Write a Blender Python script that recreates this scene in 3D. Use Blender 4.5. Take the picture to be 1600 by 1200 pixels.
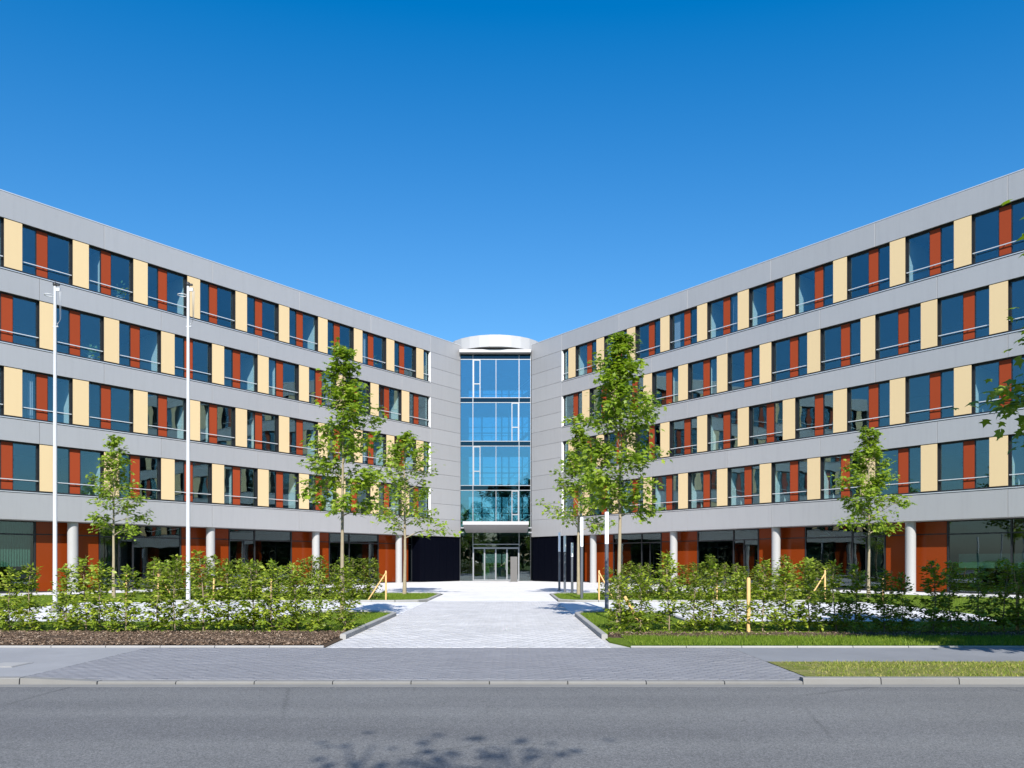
import bpy, math, random
import numpy as np
from mathutils import Matrix, Vector

R = math.radians
SC = bpy.context.scene
COL = SC.collection
for o in list(bpy.data.objects):
    bpy.data.objects.remove(o)

# ------------------------------------------------------------------ camera, sky, sun, exposure
F, CX, HY, EYE = 1180.0, 800.0, 879.0, 1.52        # pixels of the 1600 px photograph, eye height
cam = bpy.data.objects.new('camera', bpy.data.cameras.new('camera'))
COL.objects.link(cam)
cam.location = (0, 0, EYE)
cam.rotation_euler = (R(90), 0, 0)
cam.data.sensor_width = 36
cam.data.lens = F / 1600 * 36
cam.data.shift_y = (HY - 600) / 1600
cam.data.clip_start = 0.1
cam.data.clip_end = 6000
SC.camera = cam

SUN_EL, SUN_DX = R(36.5), -0.07                     # light travels along (SUN_DX, 1) in plan
sun_dir = Vector((SUN_DX, 1, -math.tan(SUN_EL) * math.hypot(SUN_DX, 1))).normalized()
sun = bpy.data.objects.new('sun', bpy.data.lights.new('sun', 'SUN'))
COL.objects.link(sun)
sun.data.energy = 5.0
sun.data.angle = R(0.5)
sun.data.color = (1.0, 0.955, 0.885)
sun.rotation_euler = sun_dir.to_track_quat('-Z', 'Y').to_euler()
sun.location = (0, -20, 40)

W = bpy.data.worlds.new('World')
SC.world = W
W.use_nodes = True
nt = W.node_tree
nt.nodes.clear()
sky = nt.nodes.new('ShaderNodeTexSky')
sky.sky_type = 'NISHITA'
sky.sun_disc = False
sky.sun_elevation = SUN_EL
to_sun = -sun_dir
sky.sun_rotation = math.atan2(to_sun.x, to_sun.y)
sky.altitude = 0
sky.air_density = 1.6
sky.dust_density = 0.5
sky.ozone_density = 10.0
# the deep polarised blue of the photograph: the same small amount of red and green off the whole sky
sub = nt.nodes.new('ShaderNodeVectorMath'); sub.operation = 'SUBTRACT'
sub.inputs[1].default_value = (0.72, 0.48, 0.0)
pos_ = nt.nodes.new('ShaderNodeVectorMath'); pos_.operation = 'MAXIMUM'
pos_.inputs[1].default_value = (0, 0, 0)
bg = nt.nodes.new('ShaderNodeBackground')
bg.inputs['Strength'].default_value = 0.103
wo = nt.nodes.new('ShaderNodeOutputWorld')
nt.links.new(sky.outputs[0], sub.inputs[0])
nt.links.new(sub.outputs[0], pos_.inputs[0])
nt.links.new(pos_.outputs[0], bg.inputs['Color'])
nt.links.new(bg.outputs[0], wo.inputs['Surface'])

SC.view_settings.view_transform = 'Standard'
SC.view_settings.look = 'None'
SC.view_settings.exposure = 0.66
SC.view_settings.gamma = 1.0
SC.view_settings.use_curve_mapping = False
SC.render.engine = 'CYCLES'
SC.cycles.use_denoising = True
SC.cycles.max_bounces = 8
SC.cycles.diffuse_bounces = 3
SC.cycles.glossy_bounces = 4
SC.cycles.transmission_bounces = 6
SC.cycles.transparent_max_bounces = 14
SC.cycles.caustics_reflective = False
SC.cycles.caustics_refractive = False
SC.cycles.sample_clamp_indirect = 6

# ------------------------------------------------------------------ materials
class NT:
    """a small writer for node trees"""
    def __init__(s, name):
        s.m = bpy.data.materials.new(name)
        s.m.use_nodes = True
        s.t = s.m.node_tree
        s.t.nodes.clear()
        s.out = s.n('OutputMaterial')
    def n(s, typ, **kw):
        nd = s.t.nodes.new('ShaderNode' + typ)
        for k, v in kw.items():
            if hasattr(nd, k) and not isinstance(v, tuple):
                setattr(nd, k, v)
            else:
                nd.inputs[k].default_value = v
        return nd
    def l(s, a, b):
        s.t.links.new(a, b)
    def val(s, nd, key, v):
        nd.inputs[key].default_value = v
    def noise(s, scale, detail=3, rough=.6, vec=None):
        nd = s.n('TexNoise')
        s.val(nd, 'Scale', scale); s.val(nd, 'Detail', detail); s.val(nd, 'Roughness', rough)
        if vec is not None:
            s.l(vec, nd.inputs['Vector'])
        return nd.outputs['Fac']
    def ramp(s, fac, stops):
        nd = s.n('ValToRGB')
        e = nd.color_ramp.elements
        while len(e) < len(stops):
            e.new(.5)
        for i, (p, c) in enumerate(stops):
            e[i].position = p
            e[i].color = (*c, 1) if len(c) == 3 else c
        s.l(fac, nd.inputs[0])
        return nd.outputs[0]
    def mix(s, fac, a, b, mode='MIX'):
        nd = s.n('MixRGB', blend_type=mode)
        for i, x in ((0, fac), (1, a), (2, b)):
            if isinstance(x, (int, float)):
                nd.inputs[i].default_value = x
            elif isinstance(x, tuple):
                nd.inputs[i].default_value = (*x, 1)
            else:
                s.l(x, nd.inputs[i])
        return nd.outputs[0]
    def math(s, op, a, b=0.0):
        nd = s.n('Math', operation=op)
        for i, x in ((0, a), (1, b)):
            if isinstance(x, (int, float)):
                nd.inputs[i].default_value = x
            else:
                s.l(x, nd.inputs[i])
        return nd.outputs[0]
    def pos(s):
        return s.n('NewGeometry').outputs['Position']
    def island(s):
        return s.n('NewGeometry').outputs['Random Per Island']
    def orand(s):
        return s.n('ObjectInfo').outputs['Random']
    def bump(s, h, strength=.3, dist=.02):
        b = s.n('Bump')
        s.val(b, 'Strength', strength); s.val(b, 'Distance', dist)
        s.l(h, b.inputs['Height'])
        return b.outputs[0]
    def principled(s, color, rough=.5, metal=0., spec=.5, normal=None, **kw):
        p = s.n('BsdfPrincipled')
        if isinstance(color, tuple):
            s.val(p, 'Base Color', (*color, 1))
        else:
            s.l(color, p.inputs['Base Color'])
        if isinstance(rough, (int, float)):
            s.val(p, 'Roughness', rough)
        else:
            s.l(rough, p.inputs['Roughness'])
        s.val(p, 'Metallic', metal)
        s.val(p, 'Specular IOR Level', spec)
        if normal is not None:
            s.l(normal, p.inputs['Normal'])
        s.l(p.outputs[0], s.out.inputs[0])
        return p

def vary(t, color, amt=.06, scale=1.2, fine=0., fine_scale=60., per_object=.03):
    """base colour with soft large blotches, fine grain and a small shift per object"""
    p = t.pos()
    f = t.noise(scale, 4, .6, p)
    v = t.math('MULTIPLY', t.math('SUBTRACT', f, .5), 2 * amt)
    if fine:
        v = t.math('ADD', v, t.math('MULTIPLY', t.math('SUBTRACT', t.noise(fine_scale, 2, .7, p), .5), 2 * fine))
    if per_object:
        v = t.math('ADD', v, t.math('MULTIPLY', t.math('SUBTRACT', t.orand(), .5), 2 * per_object))
    v = t.math('ADD', v, 1.0)
    comb = t.n('CombineColor')
    for i in range(3):
        t.l(v, comb.inputs[i])
    return t.mix(1.0, color, comb.outputs[0], 'MULTIPLY')

M = {}
def simple(name, color, rough=.5, metal=0., spec=.5, amt=.05, scale=1.2, fine=0., fine_scale=60., per_object=.02, bump=0., bump_scale=80., bump_dist=.01):
    t = NT(name)
    c = vary(t, color, amt, scale, fine, fine_scale, per_object)
    nrm = None
    if bump:
        nrm = t.bump(t.noise(bump_scale, 4, .6, t.pos()), bump, bump_dist)
    t.principled(c, rough, metal, spec, nrm)
    M[name] = t.m
    return t.m

t = NT('cladding_grey')
p = t.pos()
c = vary(t, (.36, .36, .37), .03, .35, .012, 25, .03)
mp = t.n('Mapping'); t.l(p, mp.inputs[0]); mp.inputs['Scale'].default_value = (5, 5, .35)
c = t.mix(1, c, t.ramp(t.noise(1.0, 5, .7, mp.outputs[0]), [(.25, (.94, .94, .94)), (.5, (1, 1, 1)), (.8, (1.02, 1.02, 1.02))]), 'MULTIPLY')
t.principled(c, .42, .25, .4, t.bump(t.noise(.9, 3, .5, p), .05, .03))
M['cladding_grey'] = t.m
simple('cladding_backing', (.05, .05, .055), .7)
simple('flashing', (.62, .63, .65), .35, .5)
simple('soffit_grey', (.35, .35, .36), .7)
simple('frame_dark', (.022, .024, .028), .4, .3)
simple('cream', (.59, .45, .26), .5, 0, .25, .02, .8, .008, 30, .03)
simple('red_matt', (.255, .042, .013), .6, 0, .15, .03, .8, .01, 30, .05)
simple('rail_metal', (.62, .63, .64), .4, .4)
simple('white_paint', (.50, .51, .52), .35, 0, .5, .02)
simple('reveal_white', (.80, .80, .80), .5)
simple('column_white', (.35, .348, .345), .45, 0, .4, .03, 1.5)
simple('drum_white', (.40, .40, .405), .4, 0, .4, .02)
simple('silver', (.29, .30, .315), .4, .5, .5, .02)
simple('black_panel', (.0015, .002, .005), .55, 0, .03, .1, .4)
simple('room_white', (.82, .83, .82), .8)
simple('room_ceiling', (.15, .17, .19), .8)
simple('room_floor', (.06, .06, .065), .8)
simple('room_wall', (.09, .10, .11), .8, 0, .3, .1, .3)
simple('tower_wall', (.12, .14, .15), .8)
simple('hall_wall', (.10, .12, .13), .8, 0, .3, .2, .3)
simple('blind_cloth', (.42, .55, .47), .9, 0, .2, .1, 2)
simple('curtain_cloth', (.42, .40, .47), .9)
simple('lamp_grey', (.13, .14, .16), .45, .4)
simple('lamp_opal', (.85, .86, .88), .3)
simple('timber', (.62, .40, .17), .75, 0, .25, .15, 9, .08, 60, .06, .2, 60)
simple('bark_pale', (.30, .25, .17), .85, 0, .2, .25, 7, .1, 50, .05, .4, 40, .01)
simple('stem_brown', (.24, .19, .13), .85, 0, .2, .2, 9, .1, 60)
simple('bark_dark', (.08, .065, .05), .9, 0, .2, .2, 5)
simple('kerb_concrete', (.19, .187, .178), .85, 0, .25, .12, 3, .07, 90, .06, .25, 90)
simple('kerb_pale', (.31, .305, .295), .85, 0, .25, .1, 3, .06, 90, .05, .25, 90)
simple('stele_metal', (.115, .11, .105), .55, .2, .5, .04)
simple('black_plastic', (.02, .02, .022), .5)
simple('terracotta', (.65, .62, .58), .6)

def glass(name, tint, refl_col, base_refl, wave=.012, rough=0.0, tilt=.012):
    t = NT(name)
    tr = t.n('BsdfTransparent'); t.val(tr, 'Color', (*tint, 1))
    gl = t.n('BsdfGlossy'); t.val(gl, 'Color', (*refl_col, 1)); t.val(gl, 'Roughness', rough)
    nrm = t.bump(t.noise(.55, 2, .5, t.pos()), wave, 1.0)
    wn = t.n('TexWhiteNoise', noise_dimensions='1D')
    t.l(t.orand(), wn.inputs['W'])
    off = t.n('VectorMath', operation='MULTIPLY_ADD')
    t.l(wn.outputs['Color'], off.inputs[0]); off.inputs[1].default_value = (tilt, tilt, tilt); off.inputs[2].default_value = (-tilt / 2,) * 3
    ad = t.n('VectorMath', operation='ADD'); t.l(nrm, ad.inputs[0]); t.l(off.outputs[0], ad.inputs[1])
    nz = t.n('VectorMath', operation='NORMALIZE'); t.l(ad.outputs[0], nz.inputs[0])
    t.l(nz.outputs[0], gl.inputs['Normal'])
    lw = t.n('LayerWeight'); t.val(lw, 'Blend', .5)
    f5 = t.math('POWER', lw.outputs['Facing'], 4.0)
    fac = t.math('ADD', t.math('MULTIPLY', f5, 1 - base_refl), base_refl)
    mx = t.n('MixShader')
    t.l(fac, mx.inputs[0]); t.l(tr.outputs[0], mx.inputs[1]); t.l(gl.outputs[0], mx.inputs[2])
    t.l(mx.outputs[0], t.out.inputs[0])
    M[name] = t.m
    return t.m
glass('window_glass', (.76, .86, .88), (.66, .92, 1.0), .145, .006)
glass('shop_glass', (.50, .62, .60), (.85, .95, 1.0), .10, .004)
glass('hall_glass', (.40, .68, .75), (.36, .76, 1.0), .26, .004)
glass('spandrel_glass', (.10, .22, .30), (.30, .75, 1.0), .07, .004)
glass('hall_glass_clear', (.72, .85, .9), (.8, .95, 1.0), .12, .004)

# glossy red glass panels of the ground floor
t = NT('red_gloss')
t.principled(vary(t, (.175, .029, .005), .04, .7, .01, 30, .03), .08, 0, .22)
M['red_gloss'] = t.m

# asphalt of the road
t = NT('asphalt')
p = t.pos()
sp = t.ramp(t.noise(62, 3, .85, p), [(.32, (.066, .067, .066)), (.5, (.134, .135, .134)), (.68, (.235, .235, .233))])
sp2 = t.ramp(t.noise(150, 2, .7, p), [(.36, (.66, .66, .66)), (.64, (1.32, 1.32, 1.32))])
c = t.mix(1, sp, sp2, 'MULTIPLY')
big = t.ramp(t.noise(.45, 5, .65, p), [(.3, (.93, .93, .93)), (.7, (1.06, 1.06, 1.06))])
c = t.mix(1, c, big, 'MULTIPLY')
mp = t.n('Mapping'); t.l(p, mp.inputs[0]); mp.inputs['Scale'].default_value = (.05, 1.2, 1)
lanes = t.ramp(t.noise(1.0, 2, .5, mp.outputs[0]), [(.35, (.88, .88, .89)), (.65, (1.1, 1.1, 1.09))])
c = t.mix(1, c, lanes, 'MULTIPLY')
vo = t.n('TexVoronoi', feature='DISTANCE_TO_EDGE')
wob = t.mix(.06, p, t.n('TexNoise').outputs['Color'])
t.l(wob, vo.inputs['Vector']); t.val(vo, 'Scale', .28)
crack = t.ramp(vo.outputs['Distance'], [(0, (.55, .55, .55)), (.0035, (.72, .72, .72)), (.006, (1, 1, 1))])
spots = t.ramp(t.noise(2.3, 2, .5, p), [(.20, (.72, .72, .72)), (.25, (1, 1, 1))])
c = t.mix(t.ramp(t.noise(.3, 2, .5, p), [(.45, (0, 0, 0)), (.6, (.8, .8, .8))]), c, t.mix(1, c, crack, 'MULTIPLY'))
c = t.mix(1, c, spots, 'MULTIPLY')
t.principled(c, .85, 0, .3, t.bump(t.noise(90, 3, .7, p), .5, .006))
M['asphalt'] = t.m

def pavement(name, col, amt=.10, fine=.12):
    t = NT(name)
    p = t.pos()
    c = vary(t, col, amt, .9, fine, 140, 0)
    st = t.ramp(t.noise(.35, 6, .7, p), [(.35, (.88, .88, .88)), (.6, (1.04, 1.04, 1.04))])
    c = t.mix(1, c, st, 'MULTIPLY')
    t.principled(c, .88, 0, .25, t.bump(t.noise(120, 3, .7, p), .3, .005))
    M[name] = t.m
pavement('old_paving', (.265, .268, .275), .12, .2)
pavement('footpath_grey', (.20, .207, .22), .12, .16)

def pavers_mat(name, a, b, amt=.06):
    t = NT(name)
    p = t.pos()
    isl = t.ramp(t.island(), [(0, a), (1, b)])
    st = t.ramp(t.noise(.5, 6, .72, p), [(.3, (1 - amt * 2,) * 3), (.6, (1.03,) * 3)])
    c = t.mix(1, isl, st, 'MULTIPLY')
    gr = t.ramp(t.noise(150, 2, .7, p), [(.3, (.88,) * 3), (.7, (1.1,) * 3)])
    c = t.mix(1, c, gr, 'MULTIPLY')
    t.principled(c, .85, 0, .25, t.bump(t.noise(150, 3, .7, p), .25, .004))
    M[name] = t.m
pavers_mat('paver_blue', (.21, .212, .228), (.232, .234, .25), .05)
pavers_mat('paver_pale', (.49, .482, .48), (.57, .56, .56), .07)
simple('joint_sand', (.42, .41, .39), .95, 0, .1, .1, 2, .1, 90)
simple('joint_dark', (.20, .203, .218), .95, 0, .1, .1, 2, .1, 90)

# far paving: joints drawn by a brick texture with relief, too far away to tell the stones apart
t = NT('plaza_paving')
p = t.pos()
br = t.n('TexBrick')
t.l(p, br.inputs['Vector'])
for k, v in (('Color1', (.62, .61, .61, 1)), ('Color2', (.69, .68, .675, 1)), ('Mortar', (.52, .51, .50, 1)), ('Scale', 1.0), ('Mortar Size', .008), ('Brick Width', .2), ('Row Height', .2)):
    t.val(br, k, v)
st = t.ramp(t.noise(.3, 6, .7, p), [(.32, (.86,) * 3), (.6, (1.03,) * 3)])
c = t.mix(1, br.outputs[0], st, 'MULTIPLY')
t.principled(c, .85, 0, .25, t.bump(t.noise(120, 3, .7, p), .2, .004))
M['plaza_paving'] = t.m

def lawn_mat(name, a, b, c3):
    t = NT(name)
    p = t.pos()
    c = t.ramp(t.noise(3, 6, .75, p), [(.3, a), (.5, b), (.72, c3)])
    f = t.ramp(t.noise(70, 3, .8, p), [(.3, (.6,) * 3), (.7, (1.35,) * 3)])
    c = t.mix(1, c, f, 'MULTIPLY')
    t.principled(c, .95, 0, .1, t.bump(t.noise(60, 3, .8, p), .9, .03))
    M[name] = t.m
lawn_mat('lawn', (.075, .125, .012), (.115, .175, .016), (.17, .22, .03))
lawn_mat('dry_lawn', (.14, .17, .035), (.21, .22, .06), (.34, .28, .16))
simple('soil', (.085, .060, .042), .95, 0, .1, .35, 5, .3, 60, 0, .9, 45, .03)
t = NT('bark_chip')
t.principled(t.ramp(t.island(), [(0, (.05, .034, .024)), (.55, (.13, .088, .06)), (.9, (.24, .17, .12)), (1, (.42, .34, .26))]), .95, 0, .1)
M['bark_chip'] = t.m

def leaf_mat(name, dark, mid, light, transl=.4, spec=.35, rough=.45):
    t = NT(name)
    c = t.ramp(t.island(), [(0, dark), (.5, mid), (1, light)])
    p = t.n('BsdfPrincipled')
    t.l(c, p.inputs['Base Color']); t.val(p, 'Roughness', rough); t.val(p, 'Specular IOR Level', spec)
    tl = t.n('BsdfTranslucent')
    t.l(t.mix(1, c, (1.5, 1.6, .6), 'MULTIPLY'), tl.inputs['Color'])
    mx = t.n('MixShader'); t.val(mx, 0, transl)
    t.l(p.outputs[0], mx.inputs[1]); t.l(tl.outputs[0], mx.inputs[2])
    t.l(mx.outputs[0], t.out.inputs[0])
    M[name] = t.m
leaf_mat('maple_leaf', (.115, .19, .015), (.19, .28, .022), (.30, .38, .04), .38)
leaf_mat('hornbeam_leaf', (.11, .17, .014), (.20, .275, .022), (.37, .42, .05), .33)
leaf_mat('hornbeam_leaf_far', (.09, .145, .016), (.16, .22, .024), (.29, .335, .045), .33)
leaf_mat('street_leaf', (.03, .065, .01), (.05, .095, .014), (.08, .13, .02), .3)
leaf_mat('grass_blade', (.085, .15, .012), (.14, .22, .018), (.23, .29, .04), .35, .2, .6)
leaf_mat('dry_blade', (.13, .20, .02), (.24, .28, .05), (.42, .37, .14), .3, .15, .7)
leaf_mat('room_leaf', (.10, .20, .05), (.16, .28, .08), (.3, .42, .18), .3)

# ------------------------------------------------------------------ mesh helpers
class MB:
    """collects boxes and tubes, built as one mesh; sg mirrors the first axis"""
    def __init__(s, sg=1):
        s.v, s.f, s.mi, s.sg, s.smooth = [], [], [], sg, []
    def add(s, vs, fs, mi=0, smooth=False):
        b = len(s.v)
        vs = [(x * s.sg, y, z) for x, y, z in vs]
        s.v += vs
        for f in fs:
            g = [b + i for i in f]
            s.f.append(g[::-1] if s.sg < 0 else g)
            s.mi.append(mi)
            s.smooth.append(smooth)
        return s
    def box(s, x0, x1, y0, y1, z0, z1, mi=0):
        v = [(x0, y0, z0), (x1, y0, z0), (x1, y1, z0), (x0, y1, z0), (x0, y0, z1), (x1, y0, z1), (x1, y1, z1), (x0, y1, z1)]
        return s.add(v, [(0, 3, 2, 1), (4, 5, 6, 7), (0, 1, 5, 4), (1, 2, 6, 5), (2, 3, 7, 6), (3, 0, 4, 7)], mi)
    def tube(s, pts, rad, n=8, mi=0, cap=True, smooth=True):
        pts = [Vector(p) for p in pts]
        if isinstance(rad, (int, float)):
            rad = [rad] * len(pts)
        rad = [float(r_) for r_ in rad]
        vs, fs = [], []
        for i, p in enumerate(pts):
            d = (pts[min(i + 1, len(pts) - 1)] - pts[max(i - 1, 0)]).normalized()
            a = d.cross(Vector((0, 0, 1)) if abs(d.z) < .9 else Vector((1, 0, 0))).normalized()
            b = d.cross(a)
            for k in range(n):
                th = 2 * math.pi * k / n
                q = p + rad[i] * (math.cos(th) * a + math.sin(th) * b)
                vs.append(tuple(q))
        for i in range(len(pts) - 1):
            for k in range(n):
                k2 = (k + 1) % n
                fs.append((i * n + k, i * n + k2, (i + 1) * n + k2, (i + 1) * n + k))
        s.add(vs, fs, mi, smooth)
        if cap:
            L = (len(pts) - 1) * n
            s.add(vs[:n], [tuple(range(n))[::-1]], mi)
            s.add(vs[L:], [tuple(range(n))], mi)
        return s
    def prism(s, poly, z0, z1, mi=0):
        n = len(poly)
        v = [(x, y, z0) for x, y in poly] + [(x, y, z1) for x, y in poly]
        f = [tuple(range(n, 2 * n)), tuple(range(n))[::-1]]
        f += [(i, (i + 1) % n, n + (i + 1) % n, n + i) for i in range(n)]
        return s.add(v, f, mi)
    def mesh(s, name, *mats, bevel=0):
        me = bpy.data.meshes.new(name)
        me.from_pydata(s.v, [], s.f)
        for m in mats:
            me.materials.append(M[m])
        for p, k, sm in zip(me.polygons, s.mi, s.smooth):
            p.material_index = k
            p.use_smooth = sm
        me.update()
        return me

def put(name, me, parent=None, mat=None, loc=None):
    o = bpy.data.objects.new(name, me)
    COL.objects.link(o)
    if parent is not None:
        o.parent = parent
    if mat is not None:
        o.matrix_local = mat
    if loc is not None:
        o.location = loc
    return o

def tag(o, label=None, cat=None, group=None, kind=None):
    for k, v in (('label', label), ('category', cat), ('group', group), ('kind', kind)):
        if v:
            o[k] = v
    return o

def empty(name, loc=(0, 0, 0), **kw):
    o = bpy.data.objects.new(name, None)
    COL.objects.link(o)
    o.location = loc
    return tag(o, **kw)

def copy_tree(o, parent=None):
    c = o.copy()
    COL.objects.link(c)
    if parent is not None:
        c.parent = parent
    for ch in o.children:
        copy_tree(ch, c)
    return c

def at(px, py, z=0.0):
    """the ground point under a pixel of the photograph, used to measure where things stand"""
    Y = (EYE - z) * F / (py - HY)
    return ((px - CX) / F * Y, Y)

def np_mesh(name, V, Fc, mats, mi=None):
    """V n x 3, Fc m x k (k corners each)"""
    me = bpy.data.meshes.new(name)
    V = np.asarray(V, dtype=np.float32); Fc = np.asarray(Fc, dtype=np.int32)
    m, k = Fc.shape
    me.vertices.add(len(V)); me.vertices.foreach_set('co', V.ravel())
    me.loops.add(m * k); me.loops.foreach_set('vertex_index', Fc.ravel())
    me.polygons.add(m); me.polygons.foreach_set('loop_start', np.arange(m, dtype=np.int32) * k)
    for x in mats:
        me.materials.append(M[x])
    if mi is not None:
        me.polygons.foreach_set('material_index', np.asarray(mi, dtype=np.int32))
    me.update(calc_edges=True)
    me.validate()
    return me

def unit(a):
    return a / np.maximum(np.linalg.norm(a, axis=-1, keepdims=True), 1e-9)

MAPLE = np.array([(0.30, 0, .04), (0, 0, 0), (.05, .34, -.05), (.28, .22, 0), (.50, .50, -.08), (.60, .17, 0), (1.0, 0, -.14),
                  (.60, -.17, 0), (.50, -.50, -.08), (.28, -.22, 0), (.05, -.34, -.05)])
MAPLE_F = np.array([(0, i, i % 10 + 1) for i in range(1, 11)])
OVATE = np.array([(0, 0, 0), (.38, .28, -.05), (.42, 0, .04), (.38, -.28, -.05), (1, 0, -.10)])
OVATE_F = np.array([(0, 2, 1), (0, 3, 2), (2, 4, 1), (3, 4, 2)])
CLUMP = np.array([(0, 0, 0), (.4, .5, 0), (1, .1, 0), (.55, -.5, 0)])
CLUMP_F = np.array([(0, 2, 1), (0, 3, 2)])

def leaf_mesh(name, P, A, N, S, T, TF, mat):
    P, A, N, S = (np.asarray(x, dtype=float) for x in (P, A, N, S))
    A = unit(A); B = unit(np.cross(N, A)); N = np.cross(A, B)
    V = P[:, None, :] + S[:, None, None] * (T[None, :, 0, None] * A[:, None, :] + T[None, :, 1, None] * B[:, None, :] + T[None, :, 2, None] * N[:, None, :])
    n, k = len(P), len(T)
    Fc = (TF[None] + (np.arange(n) * k)[:, None, None]).reshape(-1, 3)
    return np_mesh(name, V.reshape(-1, 3), Fc, [mat])

# ------------------------------------------------------------------ the ground
def sheet(name, poly, z, mat, kind='structure'):
    me = bpy.data.meshes.new(name)
    me.from_pydata([(x, y, z) for x, y in poly], [], [tuple(range(len(poly)))])
    me.materials.append(M[mat])
    if me.polygons[0].normal.z < 0:
        me.flip_normals()
    o = put(name, me)
    return tag(o, kind=kind)

def rect(x0, x1, y0, y1):
    return [(x0, y0), (x1, y0), (x1, y1), (x0, y1)]

KY = 9.64                       # foot of the kerb
PY = 13.48                      # back edge of the footway
XA0, XA1 = -6.5, 3.9            # the paved crossing
XD0, XD1 = -3.3, 1.78           # the driveway
ROAD_Z = -0.04

sheet('ground', rect(-1500, 1500, -1500, 3000), -0.12, 'lawn')
sheet('road', rect(-300, 300, -1.6, KY), ROAD_Z, 'asphalt')
sheet('old_footway', rect(-120, XA0, KY + .15, PY), 0.0, 'old_paving')
sheet('footpath', rect(XA1, 120, 11.6, PY), 0.0, 'footpath_grey')
crossing = sheet('crossing', rect(XA0, XA1 + .3, KY + .1, PY), -0.012, 'joint_dark')
drive = sheet('driveway', rect(XD0 - .12, XD1 + .40, PY, 29.4), -0.012, 'joint_sand')

def paver_field(name, x0, x1, y0, y1, w, d, mat, parent, seed, gap=.003, bond=True):
    rng = np.random.default_rng(seed)
    V, Fc = [], []
    ny = int(round((y1 - y0) / d)); d = (y1 - y0) / ny
    rows = []
    for j in range(ny):
        ya, yb = y0 + j * d + gap / 2, y0 + (j + 1) * d - gap / 2
        a, b = x0, x1
        off = (w / 2 if (j % 2 and bond) else 0)
        xs = np.arange(a - off, b, w)
        for x in xs:
            xa, xb = max(x, a) + gap / 2, min(x + w, b) - gap / 2
            if xb - xa > .02:
                rows.append((xa, xb, ya, yb))
    rws = np.array(rows)
    n = len(rws)
    h = rng.normal(0, .0008, (n, 1)) + rng.normal(0, .0003, (n, 4))
    xa, xb, ya, yb = rws.T
    c = .0025
    top = np.stack([np.stack([xa + c, ya + c, h[:, 0]], 1), np.stack([xb - c, ya + c, h[:, 1]], 1), np.stack([xb - c, yb - c, h[:, 2]], 1), np.stack([xa + c, yb - c, h[:, 3]], 1)], 1)
    z = np.full(n, -.011)
    bot = np.stack([np.stack([xa, ya, z], 1), np.stack([xb, ya, z], 1), np.stack([xb, yb, z], 1), np.stack([xa, yb, z], 1)], 1)
    V = np.concatenate([top, bot], 1).reshape(-1, 3)
    T = np.array([(0, 1, 2, 3), (4, 5, 1, 0), (5, 6, 2, 1), (6, 7, 3, 2), (7, 4, 0, 3)])
    Fc = (T[None] + (np.arange(n) * 8)[:, None, None]).reshape(-1, 4)
    o = put(name, np_mesh(name, V, Fc, [mat]), parent)
    return tag(o, kind='stuff')
paver_field('paver', XA0, XA1, KY + .15, PY, .2, .1, 'paver_blue', crossing, 3)
paver_field('paver', XD0, XD1, PY, 29.4, .2, .2, 'paver_pale', drive, 4)

# far paving in pieces that do not overlap
TH = R(38)                               # each wing runs at 38 degrees to the axis of the drive
KT = 1 / math.tan(TH)
AL, AR = 52.8, 50.05                     # facade lines: Y = (X + AL) * KT and Y = (AR - X) * KT
def fl_(x, off=0): return (x + AL) * KT - off
def fr_(x, off=0): return (AR - x) * KT - off
sheet('forecourt', [(XD0, 29.4), (XD1, 29.4), (XD1, 62.9), (XD0, 62.9)], 0.0, 'plaza_paving')
sheet('parking_lane', [(-15.2, 18.95), (XD0, 18.95), (XD0, 28.95), (-16.2, 28.95), (-16.2, 22.4)], 0.0, 'plaza_paving')
sheet('parking_lane', [(XD1, 18.95), (12.6, 18.95), (13.6, 22.4), (13.6, 28.95), (XD1, 28.95)], 0.0, 'plaza_paving')
sheet('plaza', [(XD0, 36.6), (XD0, 63.2), (XD0 - .6, 63.2), (-34, fl_(-34, -3.2)), (-34, fl_(-34, 4.2)), (-16.2, fl_(-16.2, 4.2)), (-12.0, 36.6)], 0.0, 'plaza_paving')
sheet('plaza', [(XD1, 36.6), (9.4, 36.6), (13.6, fr_(13.6, 4.2)), (34, fr_(34, 4.2)), (34, fr_(34, -3.2)), (XD1 + .6, 63.2), (XD1, 63.2)], 0.0, 'plaza_paving')
sheet('lawn', [(-34, 13.6), (-16.2, 13.6), (-16.2, fl_(-16.2, 4.23)), (-34, fl_(-34, 4.23))], -0.006, 'lawn')
sheet('lawn', [(13.6, 18.95), (34, 18.95), (34, fr_(34, 4.23)), (13.6, fr_(13.6, 4.23))], -0.006, 'lawn')

# planting beds, raised a little, with kerbs towards the drive
def bed(name, poly, z, mat):
    o = put(name, MB().prism(poly, -.1, z).mesh(name, mat))
    return tag(o, kind='structure')
def arc(cx, cy, r, a0, a1, n=7):
    return [(cx + r * math.cos(R(a0 + (a1 - a0) * i / n)), cy + r * math.sin(R(a0 + (a1 - a0) * i / n))) for i in range(n + 1)]
nearL = [(-60, 16.25), (-3.42, 16.25)] + arc(-4.35, 21.6, .93, 0, 90) + arc(-5.2, 21.7, .83, 90, 180, 5) + [(-6.03, 18.9), (-60, 18.9)]
nearR = [(60, 15.95), (60, 18.9), (4.4, 18.9)] + arc(3.5, 21.7, .83, 0, 90, 5) + arc(2.83, 21.6, .93, 90, 180) + [(1.9, 15.95)]
bed('grass_bed', nearL, .05, 'lawn')
bed('grass_bed', nearR, .05, 'lawn')
farL = [(-13.5, 29.1), (-4.6, 29.1)] + arc(-4.5, 30.18, 1.08, -90, 0, 6) + arc(-4.5, 35.3, 1.08, 0, 90, 6) + [(-12.0, 36.4), (-16.1, fl_(-16.1, 4.3)), (-16.1, 30.5)]
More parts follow.
